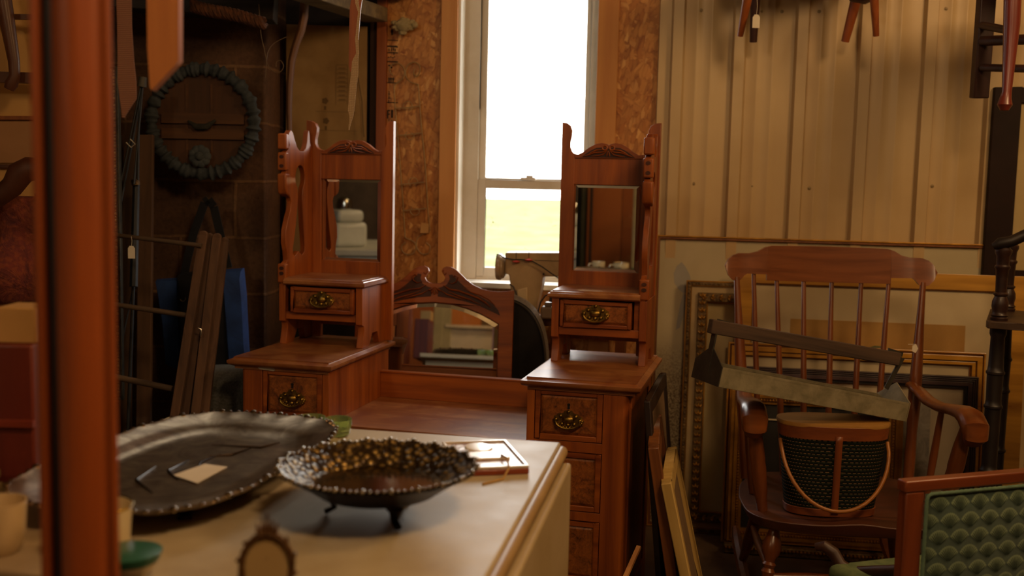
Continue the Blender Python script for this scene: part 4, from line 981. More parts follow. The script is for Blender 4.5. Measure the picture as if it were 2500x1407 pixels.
# ================================================================= ON THE CREAM TABLE
# footed silver bowl with a pierced, embossed rim
BC = (-.188, 1.487, TZ)
BO = thing('footed_bowl', 'tarnished silver bowl with embossed pierced rim on small curved feet, centre of the cream table', 'bowl', BC, .25); BO.scale = (.94, .94, .96)
t = NT('tarnished_embossed_silver'); v = t.coord('Object'); vo = t.new('ShaderNodeTexVoronoi'); vo.inputs['Scale'].default_value = 85; t.l(v, vo.inputs['Vector'])
g = t.noise(v, 30, 5, .6)
t.set(Base_Color=t.mix(t.ramp(vo.outputs['Distance'], [(.15, (1, 1, 1, 1)), (.5, (0, 0, 0, 1))]), lin('#3a2a14'), lin('#b3924f')), Metallic=.6, Roughness=.34); t.bump(vo.outputs['Distance'], 1.0, .004)
M_EMB = t.m; M_EMB.node_tree.nodes['Bump'].invert = True
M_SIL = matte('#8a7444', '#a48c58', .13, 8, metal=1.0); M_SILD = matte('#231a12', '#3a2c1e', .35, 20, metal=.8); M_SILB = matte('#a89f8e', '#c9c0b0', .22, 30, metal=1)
R = .150
b = MB()
prof = [(0.0, .038), (.05, .038), (.075, .040), (.086, .043), (.100, .050)]
b.lathe([(max(r, 1e-7), z) for r, z in prof], seg=64); o = b.build('bowl_well', M_SIL, BO)
b = MB()
def rimw(u, v):
    a = 2*PI*u; r = .100+(R-.100)*v; z = .050+.030*v**.9
    if v > .8: z += .0012*math.cos(a*24)*(v-.8)/.2; r += .0025*math.cos(a*24)*(v-.8)/.2
    return Vector((r*math.cos(a), r*math.sin(a), z))
b.grid(rimw, 192, 12, closeu=True); b.build('embossed_rim', M_EMB, BO)
b = MB(); pts = []
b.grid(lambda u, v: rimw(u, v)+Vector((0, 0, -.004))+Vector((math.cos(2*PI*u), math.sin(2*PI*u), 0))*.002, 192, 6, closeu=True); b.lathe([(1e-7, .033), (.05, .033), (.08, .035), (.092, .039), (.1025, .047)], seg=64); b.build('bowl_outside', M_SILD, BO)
b = MB()
for k in range(96):
    p = rimw(k/96, 1); b.ball(p, .0034 if k % 4 else .0048, (1, 1, .8), 7, 5)
b.build('beaded_edge', M_SILB, BO)
for k in range(3):
    a = -PI/2+.52+k*2*PI/3-.25; c, s_ = math.cos(a), math.sin(a); b = MB()
    b.tube([(.060*c, .060*s_, .038), (.072*c, .072*s_, .026), (.066*c, .066*s_, .012), (.080*c, .080*s_, .0045)], [.020, .011, .0065, .0065], 8, ell=.7)
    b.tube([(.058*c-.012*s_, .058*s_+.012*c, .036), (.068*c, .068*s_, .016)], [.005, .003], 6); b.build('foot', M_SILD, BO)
# big silver tray
TRY = thing('silver_tray', 'large tarnished silver tray with a scalloped beaded rim and paper label, behind the bowl', 'tray', (-.512, 1.662, TZ), -.222)
t = NT('scratched_silver_plate'); v = t.coord('Object'); f = t.noise(v, 14, 5, .6, 2)
t.set(Base_Color=t.ramp(f, [(.35, lin('#6e5c48')), (.65, lin('#a8967e'))]), Metallic=.85, Roughness=.28); t.bump(f, .12, .002); M_TRAY = t.m
def se(a, rx, ry, e=3.4, sc=0, n=22):
    c, s_ = math.cos(a), math.sin(a); k = (abs(c)**e+abs(s_)**e)**(-1/e)*(1+sc*abs(math.sin(a*n/2))); return rx*k*c, ry*k*s_
b = MB()
lv = [(0.0, .018, 0), (.6, .018, 0), (.72, .019, 0), (.80, .027, 0), (.86, .034, 0), (.95, .037, .012), (.985, .041, .022), (1.0, .038, .026), (.985, .034, .022), (.90, .030, 0), (.80, .018, 0), (.70, .010, 0), (.6, .010, 0), (0, .010, 0)]
rg = []
for k, z, sc in lv: rg.append([b._v((*se(2*PI*i/160, .178*max(k, .001), .298*max(k, .001), sc=sc), z)) for i in range(160)])
for A, B_ in zip(rg, rg[1:]):
    for i in range(160): b._f([A[i], A[(i+1) % 160], B_[(i+1) % 160], B_[i]])
b.build('tray_dish', M_TRAY, TRY)
b = MB()
for i in range(84):
    x, y = se(2*PI*i/84, .178, .298, sc=.02); b.ball((x, y, .040), .0042 if i % 4 else .0065, (1, 1, .8), 7, 5)
b.build('beaded_rim', matte('#8a7c6a', '#a89b88', .18, 8, metal=1), TRY)
for x, y in ((-.10, -.19), (.10, -.19), (-.10, .19), (.10, .19)):
    b = MB(); b.lathe([(.012, 0), (.010, .004), (.007, .007), (.012, .011)], Matrix.Translation((x, y, 0)), 12); b.build('foot', M_SILD, TRY)
lb = [atZ(*p, TZ+.021) for p in ((423, 1160), (500, 1133), (556, 1140), (482, 1180))]
b = MB(); b.face(lb); b.face([p-Vector((0, 0, .001)) for p in lb][::-1]); b.build('paper_label', M_PAPER, TRY, world=True)
b = MB(); 
for k in range(5):
    a0 = -.9+.35*k; b.tube([(.03*math.cos(a0*2)-.02*k+.03, -.15+.07*k, .0195), (.07*math.sin(a0)+.02, -.10+.06*k, .0200), (-.05+.03*k, -.02+.05*k, .0195)], [.0008, .0022, .0008], 6)
b.build('engraved_scrolls', M_SILD, TRY)
# small green glass dish
pg = atZ(762, 1078, TZ)
t = NT('pale_green_glass'); t.set(Base_Color=(.62, .80, .38, 1), Roughness=.04, Transmission_Weight=.85, IOR=1.45, Emission_Strength=0); M_GG = t.m
GD = thing('glass_dish', 'thick pale green glass dish with two rounded lobes behind the silver tray', 'glass dish', (pg.x+.018, pg.y+.046, TZ), .3)
b = MB(); 
def lobe(b, cx, cy, rx, ry, h):
    b.lathe([(.6, 0), (.85, .15), (1, .75), (.97, 1.0), (.86, 1.0), (.80, .6), (.6, .35), (1e-6, .3)], Matrix.Translation((cx, cy, .0))@Matrix.Diagonal((rx, ry, h, 1)), 28, wob=lambda a, z: 1+.03*math.cos(8*a))
lobe(b, -.028, .012, .028, .026, .036); b.build('lobe', M_GG, GD)
b = MB(); lobe(b, .022, -.004, .026, .030, .033); b.build('lobe', M_GG, GD)
cdv = [atZ(*p, TZ+.0012) for p in ((808, 1046), (851, 1050), (812, 1078), (772, 1070))]
b = MB(); b.face(cdv); b.face([p-Vector((0, 0, .0008)) for p in cdv][::-1]); pc_ = b.build('paper_card', M_CREAM2); tag(pc_, 'cream paper card with a red mark by the green glass dish', 'card')
rm = [atZ(*p, TZ+.0016) for p in ((816, 1050), (832, 1050), (830, 1054), (815, 1054))]; recenter(pc_)
b = MB(); b.face(rm); ob = b.build('red_mark', matte('#a03a28')); ob.parent = pc_; ob.matrix_parent_inverse = Matrix.Translation(pc_.location).inverted()
# glazed plaque
pq = [atZ(*p, TZ+.013) for p in ((1087, 1082), (1238, 1074), (1288, 1141), (1112, 1148))]
ctr = sum(pq, Vector())/4; yaw = math.atan2((pq[2]-pq[3]).y, (pq[2]-pq[3]).x)
PL = thing('glazed_plaque', 'white glazed relief plaque with red-brown edges lying at the far right of the cream table', 'plaque', (ctr.x, ctr.y, TZ), yaw)
Mi = ROOTM[PL.name].inverted(); q = [Mi@p for p in pq]; w2 = (abs(q[0].x)+abs(q[1].x)+abs(q[2].x)+abs(q[3].x))/4; h2 = (abs(q[0].y)+abs(q[2].y))/2
M_GLZ = matte('#e6dccb', '#f0e6d8', .3, 12, coat=.2); M_RB = matte('#7a2f16', '#8f3f1f', .4, 12, coat=.2); M_GLZ2 = matte('#8a4a38', '#d8c8b6', .32, 60, coat=.15, bump=.5, bscale=90)
b = MB(); b.box(-w2, w2, -h2, h2, 0, .010); b.build('plaque_body', M_RB, PL, bevel=.002)
b = MB(); b.box(-w2+.001, w2-.001, -h2+.001, h2-.001, .010, .012); b.build('glazed_field', M_GLZ2, PL)
b = MB(); fw = .006
for a in ((-w2, w2, -h2, -h2+fw), (-w2, w2, h2-fw, h2), (-w2, -w2+fw, -h2+fw, h2-fw), (w2-fw, w2, -h2+fw, h2-fw)): b.box(a[0], a[1], a[2], a[3], .012, .0155)
b.build('raised_border', M_GLZ, PL, bevel=.001)
b = MB(); b.lathe([(1e-6, .016), (.7, .0158), (.92, .015), (1, .012)], Matrix.Translation((0, h2*.52, 0))@Matrix.Diagonal((w2*.42, h2*.34, 1, 1)), 32); b.build('oval_medallion', M_GLZ, PL)
b = MB(); b.box(-w2*.62, w2*.66, -h2*.42, h2*.08, .012, .0165); b.build('rectangular_panel', M_GLZ, PL, bevel=.002)
b = MB(); b.tube([(w2*.42, -h2*.3, .018), (w2*.45, -h2*.7, .022), (w2*.40, -h2*1.05, .014), (w2*.15, -h2*1.3, .002), (-w2*.5, -h2*1.55, .0015)], .0018, 6); b.build('twine', matte('#a57c3c', '#b58c4c', .8), PL)
# small oval brass easel frame, near edge
p = atY(650, 1395, 1.14)
OF = thing('oval_easel_frame', 'small ornate oval metal frame with crown crest at the front of the cream table', 'picture frame', (p.x, 1.14, TZ), (-.10, 0, .1))
M_OB = matte('#4a3016', '#6b4a24', .5, 60, metal=.5)
cz = .050; b = MB(); ring = [(.028*math.cos(a), 0, cz+.036*math.sin(a)) for a in [2*PI*i/40 for i in range(40)]]
b.tube(ring, [.0042 if k % 2 else .0032 for k in range(40)], 8, closed=True)
for k in range(12):
    a = 2*PI*k/12+.26; b.tube([(.030*math.cos(a), 0, cz+.038*math.sin(a)), (.0345*math.cos(a+.12), -.001, cz+.043*math.sin(a+.12))], [.003, .0014], 6)
b.build('oval_rim', M_OB, OF)
b = MB(); 
for k, h in ((-1, .009), (-.5, .013), (0, .020), (.5, .013), (1, .009)): b.tube([(k*.008, 0, cz+.036), (k*.012, 0, cz+.040+h)], [.004, .001], 6)
b.build('crown_crest', M_OB, OF)
b = MB(); b.prism(ellipse(0, cz, .026, .034, 32), .001, .002); b.build('picture', matte('#a98b58', '#b39763', .6), OF)
b = MB(); b.tube([(0, .002, .06), (0, .035, .001)], .002, 6); b.build('strut', M_OB, OF); b = MB(); b.tube([(-.016, 0, .014), (-.020, -.004, .002)], .003, 6); b.tube([(.016, 0, .014), (.020, -.004, .002)], .003, 6); b.build('feet', M_OB, OF)
# two mugs at the left end
def mug(name, label, loc, r, h, mat, band=None, hrot=0, gold=None):
    m = thing(name, label, 'mug', loc, hrot)
    b = MB(); b.lathe([(r*.7, 0), (r*.8, .003), (r*.95, h*.3), (r, h*.85), (r*1.02, h), (r*.95, h), (r*.92, h*.8), (r*.86, h*.3), (r*.7, .008), (1e-6, .007)], seg=32); b.build('cup', mat, m)
    b = MB(); b.tube([(r*.93, 0, h*.8), (r*1.45, 0, h*.8), (r*1.6, 0, h*.55), (r*1.35, 0, h*.28), (r*.9, 0, h*.25)], .0045, 8); b.build('handle', mat, m)
    if band: b = MB(); b.lathe([(r*1.015, h*.74), (r*1.03, h*.98)], seg=32); b.build('coloured_band', band, m)
    if gold: b = MB(); b.tube([(r*1.02*math.cos(a), r*1.02*math.sin(a), h) for a in [2*PI*i/32 for i in range(32)]], .0016, 6, closed=True); b.build('gold_rim', gold, m)
    return m
M_CUP = matte('#cfba8c', '#dccaa2', .2, 6, coat=.4)
p = atY(236, 1300, 1.30); mug('mug', 'cream mug with a gilt rim standing half behind the orange-brown door post', (p.x, p.y, TZ), .043, .066, M_CUP, None, 2.5, M_BRASS)
mug('mug', 'plain cream mug at the left end of the cream table, behind the door post', (-.652, 1.308, TZ), .036, .066, M_CUP, None, 2.5)
p = atZ(322, 1407, TZ); sc_ = thing('small_bowl', 'small cream bowl with a dark green band at the bottom edge of the picture', 'bowl', (p.x, p.y-.01, TZ))
b = MB(); b.lathe([(.018, 0), (.020, .003), (.033, .018), (.038, .034), (.036, .034), (.030, .018), (1e-6, .006)], seg=36); b.build('bowl_body', M_CUP, sc_)
b = MB(); b.lathe([(.0355, .024), (.0392, .0345), (.0368, .0352)], seg=36); b.build('green_band', matte('#24513a', '#2f6247', .3), sc_)
# ================================================================= GLAZED DOOR at the left edge (very near)
pd = atY(202, 700, 1.0)
M_POST = wood('#74340e', '#9e4b14', 'z', .45, .2, bump=.05)
GDR = thing('glazed_cabinet_door', 'orange-brown wooden glazed door standing very near, its rounded post at the left edge', 'door', (pd.x, pd.y, 0), -.06)
b = MB(); w_ = .0465
def postp(u, v):
    a = PI*u; x = -w_/2+w_*u; y = -.024*math.sin(a)**.5 if 0 < u < 1 else 0
    return Vector((x, y, .05+2.05*v))
b.grid(postp, 18, 1); b.box(-w_/2, w_/2, 0, .02, .05, 2.1); b.build('door_post', M_POST, GDR)
b = MB(); b.box(-w_/2-.0095, -w_/2, -.004, .018, .05, 2.1); b.build('groove', wood('#1c0b05', '#2e1208', 'z', .6), GDR)
b = MB(); b.lathe([(.0055, .05), (.0055, 2.1)], Matrix.Translation((-w_/2-.0145, -.006, 0)), 12); b.box(-w_/2-.0195, -w_/2-.0095, -.006, .016, .05, 2.1); b.build('bead', M_POST, GDR)
b = MB(); b.box(-.56, -w_/2-.0195, -.01, .018, .05, .14); b.build('bottom_rail', M_POST, GDR, bevel=.003)
b = MB(); b.box(-.56, -w_/2-.0195, -.01, .018, 2.02, 2.1); b.build('top_rail', M_POST, GDR, bevel=.003)
b = MB(); b.box(-.60, -.56, -.012, .02, .0, 2.1); b.build('hinge_stile', M_POST, GDR, bevel=.003)
b = MB(); b.box(-.56, -w_/2-.018, .004, .007, .14, 2.02); b.build('glass_pane', glass_mat('door_glass', .0, (1, .93, .86, 1), 1.0), GDR)
b = MB(); b.box(-.60, w_/2, -.012, .02, 0, .05); b.build('foot_rail', M_POST, GDR)
# ================================================================= BEHIND THE DRESSER: sewing machine, chair, window things
M_SEW = matte('#9a8058', '#ab9066', .45, 12, bump=.1); M_SEW2 = matte('#8a7250', '#9a8160', .5, 12)
ST = atY(1290, 800, 3.88)
TB = thing('sewing_table', 'low wooden work table under the window, mostly hidden behind the dressing table', 'table', (.28, 3.97, 0), WA)
ztab = atY(1290, 772, 3.98).z
b = MB(); b.box(-.27, .16, -.065, .12, ztab-.03, ztab); b.build('tabletop', wood('#5a3218', '#8a5630', 'x', .5, .1), TB, bevel=.003)
for x in (-.26, .12):
    for y in (-.06, .08): b = MB(); b.box(x, x+.035, y, y+.035, 0, ztab-.03); b.build('leg', M_BRN, TB)
SM = thing('sewing_machine', 'old beige sewing machine with red spool pins in front of the window', 'sewing machine', (atY(1285, 700, 3.985).x, 3.985, ztab+.001), WA)
Mi = ROOTM[SM.name].inverted()
def sp_(px, py, y=0): 
    R_ = ROOTM[SM.name]; p = onpl(px, py, R_@Vector((0, y, 0)), R_.to_3x3()@Vector((0, -1, 0))); return Mi@p
def pxpoly(pts, y=0): return [(sp_(x, yy, y).x, sp_(x, yy, y).z) for x, yy in pts]
b = MB(); b.prism(pxpoly([(1233, 617), (1420, 618), (1420, 676), (1325, 676), (1323, 695), (1312, 740), (1308, 771), (1256, 771), (1250, 740), (1245, 695), (1243, 672), (1233, 668)], -.05), -.05, .05); b.build('machine_body', M_SEW, SM, bevel=.010, seg=4)
b = MB(); z_ = sp_(1300, 636, -.05).z; b.box(sp_(1310, 636).x, sp_(1420, 636).x, -.0512, -.0500, z_, z_+.0015); b.build('lid_seam', M_IRON, SM)
c = sp_(1222, 652, 0); b = MB(); T = Matrix.Translation((c.x, 0, c.z))@Matrix.Rotation(PI/2, 4, 'Y')
b.lathe([(.030, -.016), (.046, -.014), (.050, -.006), (.050, .002), (.044, .006), (.044, .012), (.040, .016), (.024, .026)], T, 32); b.build('handwheel', matte('#9c8462', '#b09670', .3, 12, coat=.3), SM)
b = MB(); b.prism(pxpoly([(1262, 708), (1287, 702), (1289, 750), (1284, 745), (1262, 730)], -.056), -.058, -.050); b.build('motor_cover', matte('#b39a70', '#bda57c', .5), SM, bevel=.003)
for px in ((1261, 638, 616), (1292, 634, 613)):
    a = sp_(px[0], px[1], -.05); t2 = sp_(px[0], px[2], -.05); b = MB(); b.lathe([(.014, 0), (.014, .003), (.004, .005), (.003, .008)], Matrix.Translation((a.x, -.062, a.z-.002)), 16); d = b.build('spool_pin_base', matte('#b8351f', '#c8402a', .4), SM)
    b = MB(); b.tube([(a.x, -.062, a.z), (a.x, -.062, t2.z)], .0012, 6); b.build('spool_pin', M_IRON, d)
b = MB(); b.prism(ellipse(sp_(1331, 667).x, sp_(1331, 667).z, .004, .004, 10), -.0512, -.0500); b.build('screw_hole', M_IRON, SM)
b = MB(); wire = [(1213, 628), (1214, 621), (1221, 622), (1231, 630), (1255, 634), (1275, 634), (1300, 638), (1325, 652), (1350, 670), (1372, 685)]
b.tube([Vector((sp_(x, y, -.06).x, -.064, sp_(x, y, -.06).z)) for x, y in wire], .0026, 6); b.build('power_cord', M_IRON, SM)
b = MB(); wire = [(1245, 694), (1254, 700), (1260, 715), (1268, 735), (1280, 745), (1292, 752)]
b.tube([Vector((sp_(x, y, -.06).x, -.064, sp_(x, y, -.06).z)) for x, y in wire], .0028, 6); b.build('power_cord', M_IRON, SM)
# motor / pedal beside it
m_ = atY(1330, 762, 3.92)
PD = thing('foot_pedal', 'small grey-brown machine pedal with a black cable at the window sill', 'pedal', (m_.x+.01, 3.925, ztab+.001), WA)
b = MB(); b.box(-.022, .075, -.04, .02, 0, .046); b.build('pedal_body', matte('#6f5c48', '#7f6a54', .45), PD, bevel=.008, seg=3)
b = MB(); b.box(-.008, .018, -.03, .01, .046, .062); b.build('pedal_top', matte('#7f7262', '#8f8272', .45), PD, bevel=.003)
b = MB(); b.tube([(-.026, -.03, .006), (-.030, -.035, .03), (-.022, -.035, .065), (-.004, -.035, .088), (.02, -.035, .095), (.06, -.03, .094)], .003, 6); b.build('cable', M_IRON, PD)
b = MB(); b.lathe([(.020, 0), (.017, .028), (.010, .03)], Matrix.Translation((.028, -.03, .066)), 14); b.build('plug', matte('#2a211c', '#3a2f28', .5), PD)
# round-backed dark chair
CB = atY(1180, 850, 3.91)
DC = thing('upholstered_chair', 'dark round-backed upholstered chair with a grey tweed edge behind the middle mirror', 'chair', (CB.x, 3.905, 0), -.20)
Mi2 = ROOTM[DC.name].inverted()
ztop = atY(1180, 722, 3.87).z
hw = (Mi2@atY(1339, 860, 3.84)).x
n = 40; prof2 = []
def backp(u, t):   # outline param (0..1 left bottom -> top -> right bottom)
    a = PI*(1-u); x = hw*math.copysign(abs(math.cos(a))**.62, math.cos(a)); z = .50+(ztop-.50)*abs(math.sin(a))**.55
    return x, z
b = MB(); b.grid(lambda u, v: Vector(((backp(u, 0)[0])*(1), -.030+.06*v+.012*math.sin(PI*v), backp(u, 0)[1]+.0+.012*math.sin(PI*v))), 60, 8); b.build('tweed_edge', matte('#4c443a', '#837868', .95, 170, bump=.8, bscale=260, sheen=.4), DC)
b = MB(); vs = [b._v((backp(u/60, 0)[0]*.985, -.036, backp(u/60, 0)[1]-.008)) for u in range(61)]; b._f(vs); vs = [b._v((backp(u/60, 0)[0]*.985, .031, backp(u/60, 0)[1]-.008)) for u in range(61)]; b._f(vs[::-1]); b.build('back_cover', matte('#14110f', '#1c1815', .9, 30), DC)
b = MB(); b.tube([(backp(u/60, 0)[0]*.99, -.038, backp(u/60, 0)[1]-.006) for u in range(61)], .004, 6); b.build('piping', matte('#3a342c', '#4a4238', .9), DC)
b = MB(); b.box(-hw+.01, hw-.01, -.03, .12, .40, .50); b.build('seat', matte('#14110f', '#1c1815', .9, 30), DC, bevel=.02)
for x in (-hw+.04, hw-.04):
    for y in (-.01, .10): b = MB(); b.tube([(x, y, .40), (x, y, 0)], [.018, .012], 8); b.build('leg', M_BRN, DC)
# ================================================================= HANGING THINGS AND THE WIRE RACK
# scrolled wire rack on the strand board
x0, z0 = wl(1000, 400, .012)
WR = thing('wire_rack', 'scrolled wire wall rack hanging on the strand board left of the window', 'wire rack', WM@Vector((x0, -.014, 0)), WA)
def wr_(px, py): q = wl(px, py, .014); return Vector((q[0]-x0, 0, q[1]))
M_WIRE = matte('#8a7048', '#a58a5e', .5, 20, metal=.2)
def wire(pts, r=.0022, nm='wire', y=0):
    # smooth with Catmull-Rom
    P_ = [wr_(*p) for p in pts]; out = []
    for i in range(len(P_)-1):
        a, c, d, e = P_[max(i-1, 0)], P_[i], P_[i+1], P_[min(i+2, len(P_)-1)]
        for k in range(6):
            s_ = k/6; out.append(.5*((2*c)+(-a+d)*s_+(2*a-5*c+4*d-e)*s_*s_+(-a+3*c-3*d+e)*s_**3))
    out.append(P_[-1]); b = MB(); b.tube([p+Vector((0, y, 0)) for p in out], r, 6); return b.build(nm, M_WIRE, WR)
wire([(960, 184), (953, 176), (952, 165), (960, 156), (972, 155), (984, 163), (988, 177), (983, 192), (972, 201), (963, 209), (963, 230), (968, 300), (975, 380), (983, 480), (988, 560), (990, 580), (1000, 585), (1012, 592), (1016, 604), (1008, 619), (992, 621), (982, 612), (981, 600), (990, 592)], nm='side_wire')
wire([(1012, 168), (1010, 180), (1018, 186), (1025, 175), (1024, 160), (1012, 152), (998, 157), (991, 170), (992, 188), (1002, 200), (1018, 206), (1022, 215), (1028, 300), (1038, 400), (1044, 500), (1049, 560), (1044, 568), (1030, 572), (1018, 586), (1018, 605), (1030, 620), (1046, 618), (1050, 602), (1040, 592)], nm='side_wire')
for y in (262, 328, 448, 512): wire([(966+(y-262)*.07, y+3), (1000, y+1), (1024+(y-262)*.07, y-3)], .0024, 'cross_wire', -.006)
for y, f in ((262, 1), (328, -1), (448, 1), (512, -1)):
    c = 996+(y-262)*.07
    wire([(c-6, y+f*6), (c-11, y-f*4), (c-4, y-f*13), (c+7, y-f*12), (c+11, y-f*3), (c+4, y+f*4)], .0017, 'scroll', -.006)
b = MB(); q = wr_(1034, 556); b.prism([(q.x-.012, q.z-.022), (q.x+.022, q.z-.020), (q.x+.024, q.z+.016), (q.x-.006, q.z+.02)], -.012, -.011); b.build('price_tag', matte('#b98a4c', '#c4965a', .8), WR)
def ribbonthing(name, label, cat, pts, Y, wd, mat, t=.002, twist=0, parts='strip', group=None):
    """flat hanging strip; pts: (px, py, width px)"""
    P_ = [(atY(x, y, Y), wpx*Y/FPX) for x, y, wpx in pts]
    b = MB(); prev = None
    L_, R_ = [], []
    for i, (p, w__) in enumerate(P_):
        a = twist*i; d = Vector((math.cos(a), math.sin(a), 0))*w__/2
        L_.append(p-d); R_.append(p+d)
    for off in (-t/2, t/2):
        o_ = Vector((0, off, 0)); vl = [b._v(p+o_) for p in L_]; vr = [b._v(p+o_) for p in R_]
        for i in range(len(vl)-1): b._f([vl[i], vr[i], vr[i+1], vl[i+1]])
        if off < 0: A0, A1 = vl, vr
        else:
            for i in range(len(vl)-1): b._f([A0[i], A0[i+1], vl[i+1], vl[i]]); b._f([A1[i], vr[i], vr[i+1], A1[i+1]])
            b._f([A0[0], A1[0], vr[0], vl[0]]); b._f([A0[-1], vl[-1], vr[-1], A1[-1]])
    o = b.build(name, mat); tag(o, label, cat, group); return recenter(o)
t = NT('frayed_burlap'); v = t.coord('Object', (1, 1, 1)); s1 = t.new('ShaderNodeTexWave', wave_type='BANDS', bands_direction='X'); s1.inputs['Scale'].default_value = 160; s2 = t.new('ShaderNodeTexWave', wave_type='BANDS', bands_direction='Z'); s2.inputs['Scale'].default_value = 130
t.l(v, s1.inputs[0]); t.l(v, s2.inputs[0]); m = t.math('MULTIPLY', s1.outputs['Fac'], s2.outputs['Fac'])
t.set(Base_Color=t.ramp(m, [(.0, lin('#8c6c48')), (.6, lin('#d9bd96'))]), Roughness=.95); t.bump(m, .6, .002); M_BUR = t.m
ribbonthing('frayed_ribbon', 'narrow frayed burlap ribbon hanging in front of the strand board, left of the window', 'ribbon', [(868, -30, 8), (872, 10, 8), (877, 30, 5), (874, 60, 6), (871, 95, 8), (873, 130, 7), (867, 150, 15), (866, 180, 17), (862, 210, 17), (860, 240, 16), (857, 270, 15), (858, 284, 9), (856, 296, 5), (853, 308, 4), (852, 318, 2)], 2.9, 0, M_BUR, .0025)
ribbonthing('wooden_lath', 'narrow orange-brown wooden lath hanging behind the frayed ribbon', 'slat', [(876, -30, 26), (868, 20, 26), (864, 90, 22), (861, 160, 18), (860, 176, 8)], 3.05, 0, wood('#7a3a14', '#9c5220', 'z', .6), .012)
b = MB()
pol = [atY(x, y, 1.5) for x, y in ((364, -40), (441, -40), (441, 150), (432, 162), (376, 222), (372, 214), (366, 120))]
b.prism([(p.x, p.z) for p in pol], 1.49, 1.51); o = b.build('wooden_paddle', wood('#95541f', '#b97636', 'z', .7, 0, scale=.5)); tag(o, 'broad orange-tan wooden paddle with a slanted end hanging nearest at upper left', 'paddle'); recenter(o)
t = NT('brown_woven_webbing'); v = t.coord('Object', (1, 1, 1)); s2 = t.new('ShaderNodeTexWave', wave_type='BANDS', bands_direction='Z'); s2.inputs['Scale'].default_value = 90; t.l(v, s2.inputs[0])
t.set(Base_Color=t.ramp(s2.outputs['Fac'], [(.2, lin('#6a4230')), (.8, lin('#94654a'))]), Roughness=.95); t.bump(s2.outputs['Fac'], .8, .002)
ribbonthing('woven_strap', 'brown woven strap with a slanted end hanging between the door post and the paddle', 'strap', [(302, -40, 36), (304, 60, 34), (307, 140, 38), (310, 200, 44), (313, 240, 40), (306, 268, 18), (301, 288, 4)], 2.0, 0, t.m, .003)
# bent pale stick and cardboard panel between block wall and strand board
b = MB(); b.tube([atY(*p, 3.9) for p in ((745, -30), (742, 40), (735, 75), (722, 110), (712, 150), (707, 210), (706, 270), (707, 335))], [.026, .026, .024, .022, .022, .020, .017, .015], 12, ell=.6); o = b.build('crooked_stick', wood('#5a3820', '#7c5434', 'z', .6)); tag(o, 'crooked flat wooden stick hanging left of the cardboard, above the left tower', 'stick'); recenter(o)
def cardboard():
    t = NT('brown_cardboard'); v = t.coord('Object'); f = t.noise(v, 7, 4)
    t.set(Base_Color=t.ramp(f, [(.3, lin('#7f6238')), (.7, lin('#957648'))]), Roughness=.85); t.bump(t.noise(t.coord('Object', (200, 200, 4)), 1, 2), .15, .001); return t.m
q0, q1 = atY(700, 60, 4.2), atY(893, 430, 4.2)
CBP = thing('cardboard_sheet', 'flattened cardboard with faint printed rows propped between block wall and strand board', 'cardboard', ((q0.x+q1.x)/2, 4.2, q1.z-.5), .05)
b = MB(); W2, Hc = (q1.x-q0.x)/2, q0.z-q1.z+.5; b.box(-W2, W2, 0, .006, 0, Hc); b.build('sheet', cardboard(), CBP)
M_PR = matte('#5d4526', '#66502e', .9, 20); Mc = ROOTM[CBP.name].inverted()
def cb(px, py): p = Mc@atY(px, py, 4.19); return p.x, p.z
b = MB()
for k in range(9):
    a, c = cb(820+k*.3, 158+k*11), cb(847, 160+k*11)
    for x_, z_, x2, z2 in ((a[0], a[1], c[0], c[1]),): b.box(x_, x2, -.001, .0, z_, z_+.0015)
for px in (819, 847): a, c = cb(px, 158), cb(px, 256); b.box(a[0], a[0]+.0015, -.001, 0, c[1], a[1])
for k in range(8): a = cb(826, 164+k*11); b.box(a[0], a[0]+.026, -.001, 0, a[1]-.004, a[1]-.001)
for px, py in ((793, 246), (795, 295)):
    a = cb(px, py); b.prism(ellipse(a[0], a[1], .012, .012, 16, 5, .15), -.001, 0); b.box(a[0]-.004, a[0]+.004, -.001, 0, a[1]-.035, a[1]-.02)
for py in (272, 318): a, c = cb(770, py), cb(870, py); b.box(a[0], c[0], -.001, 0, a[1], a[1]+.0012)
b.build('printed_marks', M_PR, CBP)
b = MB(); b.tube([atY(*p, 4.17) for p in ((874, 190), (884, 250), (886, 300), (889, 335))], .0025, 6); b.build('torn_fold', M_PR, CBP, world=True)
# dark lumber and light fixture above
def beam(name, label, cat, a, c, w_, h_, mat):
    b = MB(); b.bar(a, c, w_, h_); o = b.build(name, mat, bevel=.003); tag(o, label, cat); return recenter(o)
A_ = WM@Vector((wl(962, 0)[0], -.02, wl(962, 15)[1])); dirb = Vector((-.345, -1.0, 0)).normalized()
FX = thing('light_fixture', 'greenish-grey metal shop light hung at the top beside the strand board', 'light fixture', tuple(A_+Vector((0, 0, .03))), (0, 0, math.atan2(dirb.y, dirb.x)))
b = MB(); b.box(0.02, 1.2, -.07, .07, 0, .075); b.box(0, .02, -.075, .075, -.004, .08); b.build('metal_housing', matte('#6b6a52', '#7c7a60', .45, 8), FX, bevel=.004)
b = MB(); b.box(.05, 1.15, -.075, -.069, .004, .010); b.box(.05, 1.15, .069, .075, .004, .010); b.build('housing_lip', matte('#4a4a3a', '#57573f', .4), FX)
t = NT('lit_fluorescent_tube'); t.set(Base_Color=(1, 1, 1, 1), Emission_Color=(1, .93, .80, 1), Emission_Strength=9)
b = MB(); b.tube([(.62, .0, -.022), (1.15, 0, -.022)], .016, 12); b.build('lit_tube', t.m, FX)
beam('rough_joist', 'rough dusty wooden joist running under the metal shop light', 'joist', A_+Vector((-.06, -.03, -.045)), A_+dirb*1.3+Vector((-.08, 0, -.045)), .10, .055, wood('#4a3a24', '#7a6540', 'x', .9, 0, bump=.5))
p = atY(985, 62, 4.235); b = MB(); b.ball(p, .03, (1.1, .7, .9), 12, 8)
random.seed(11)
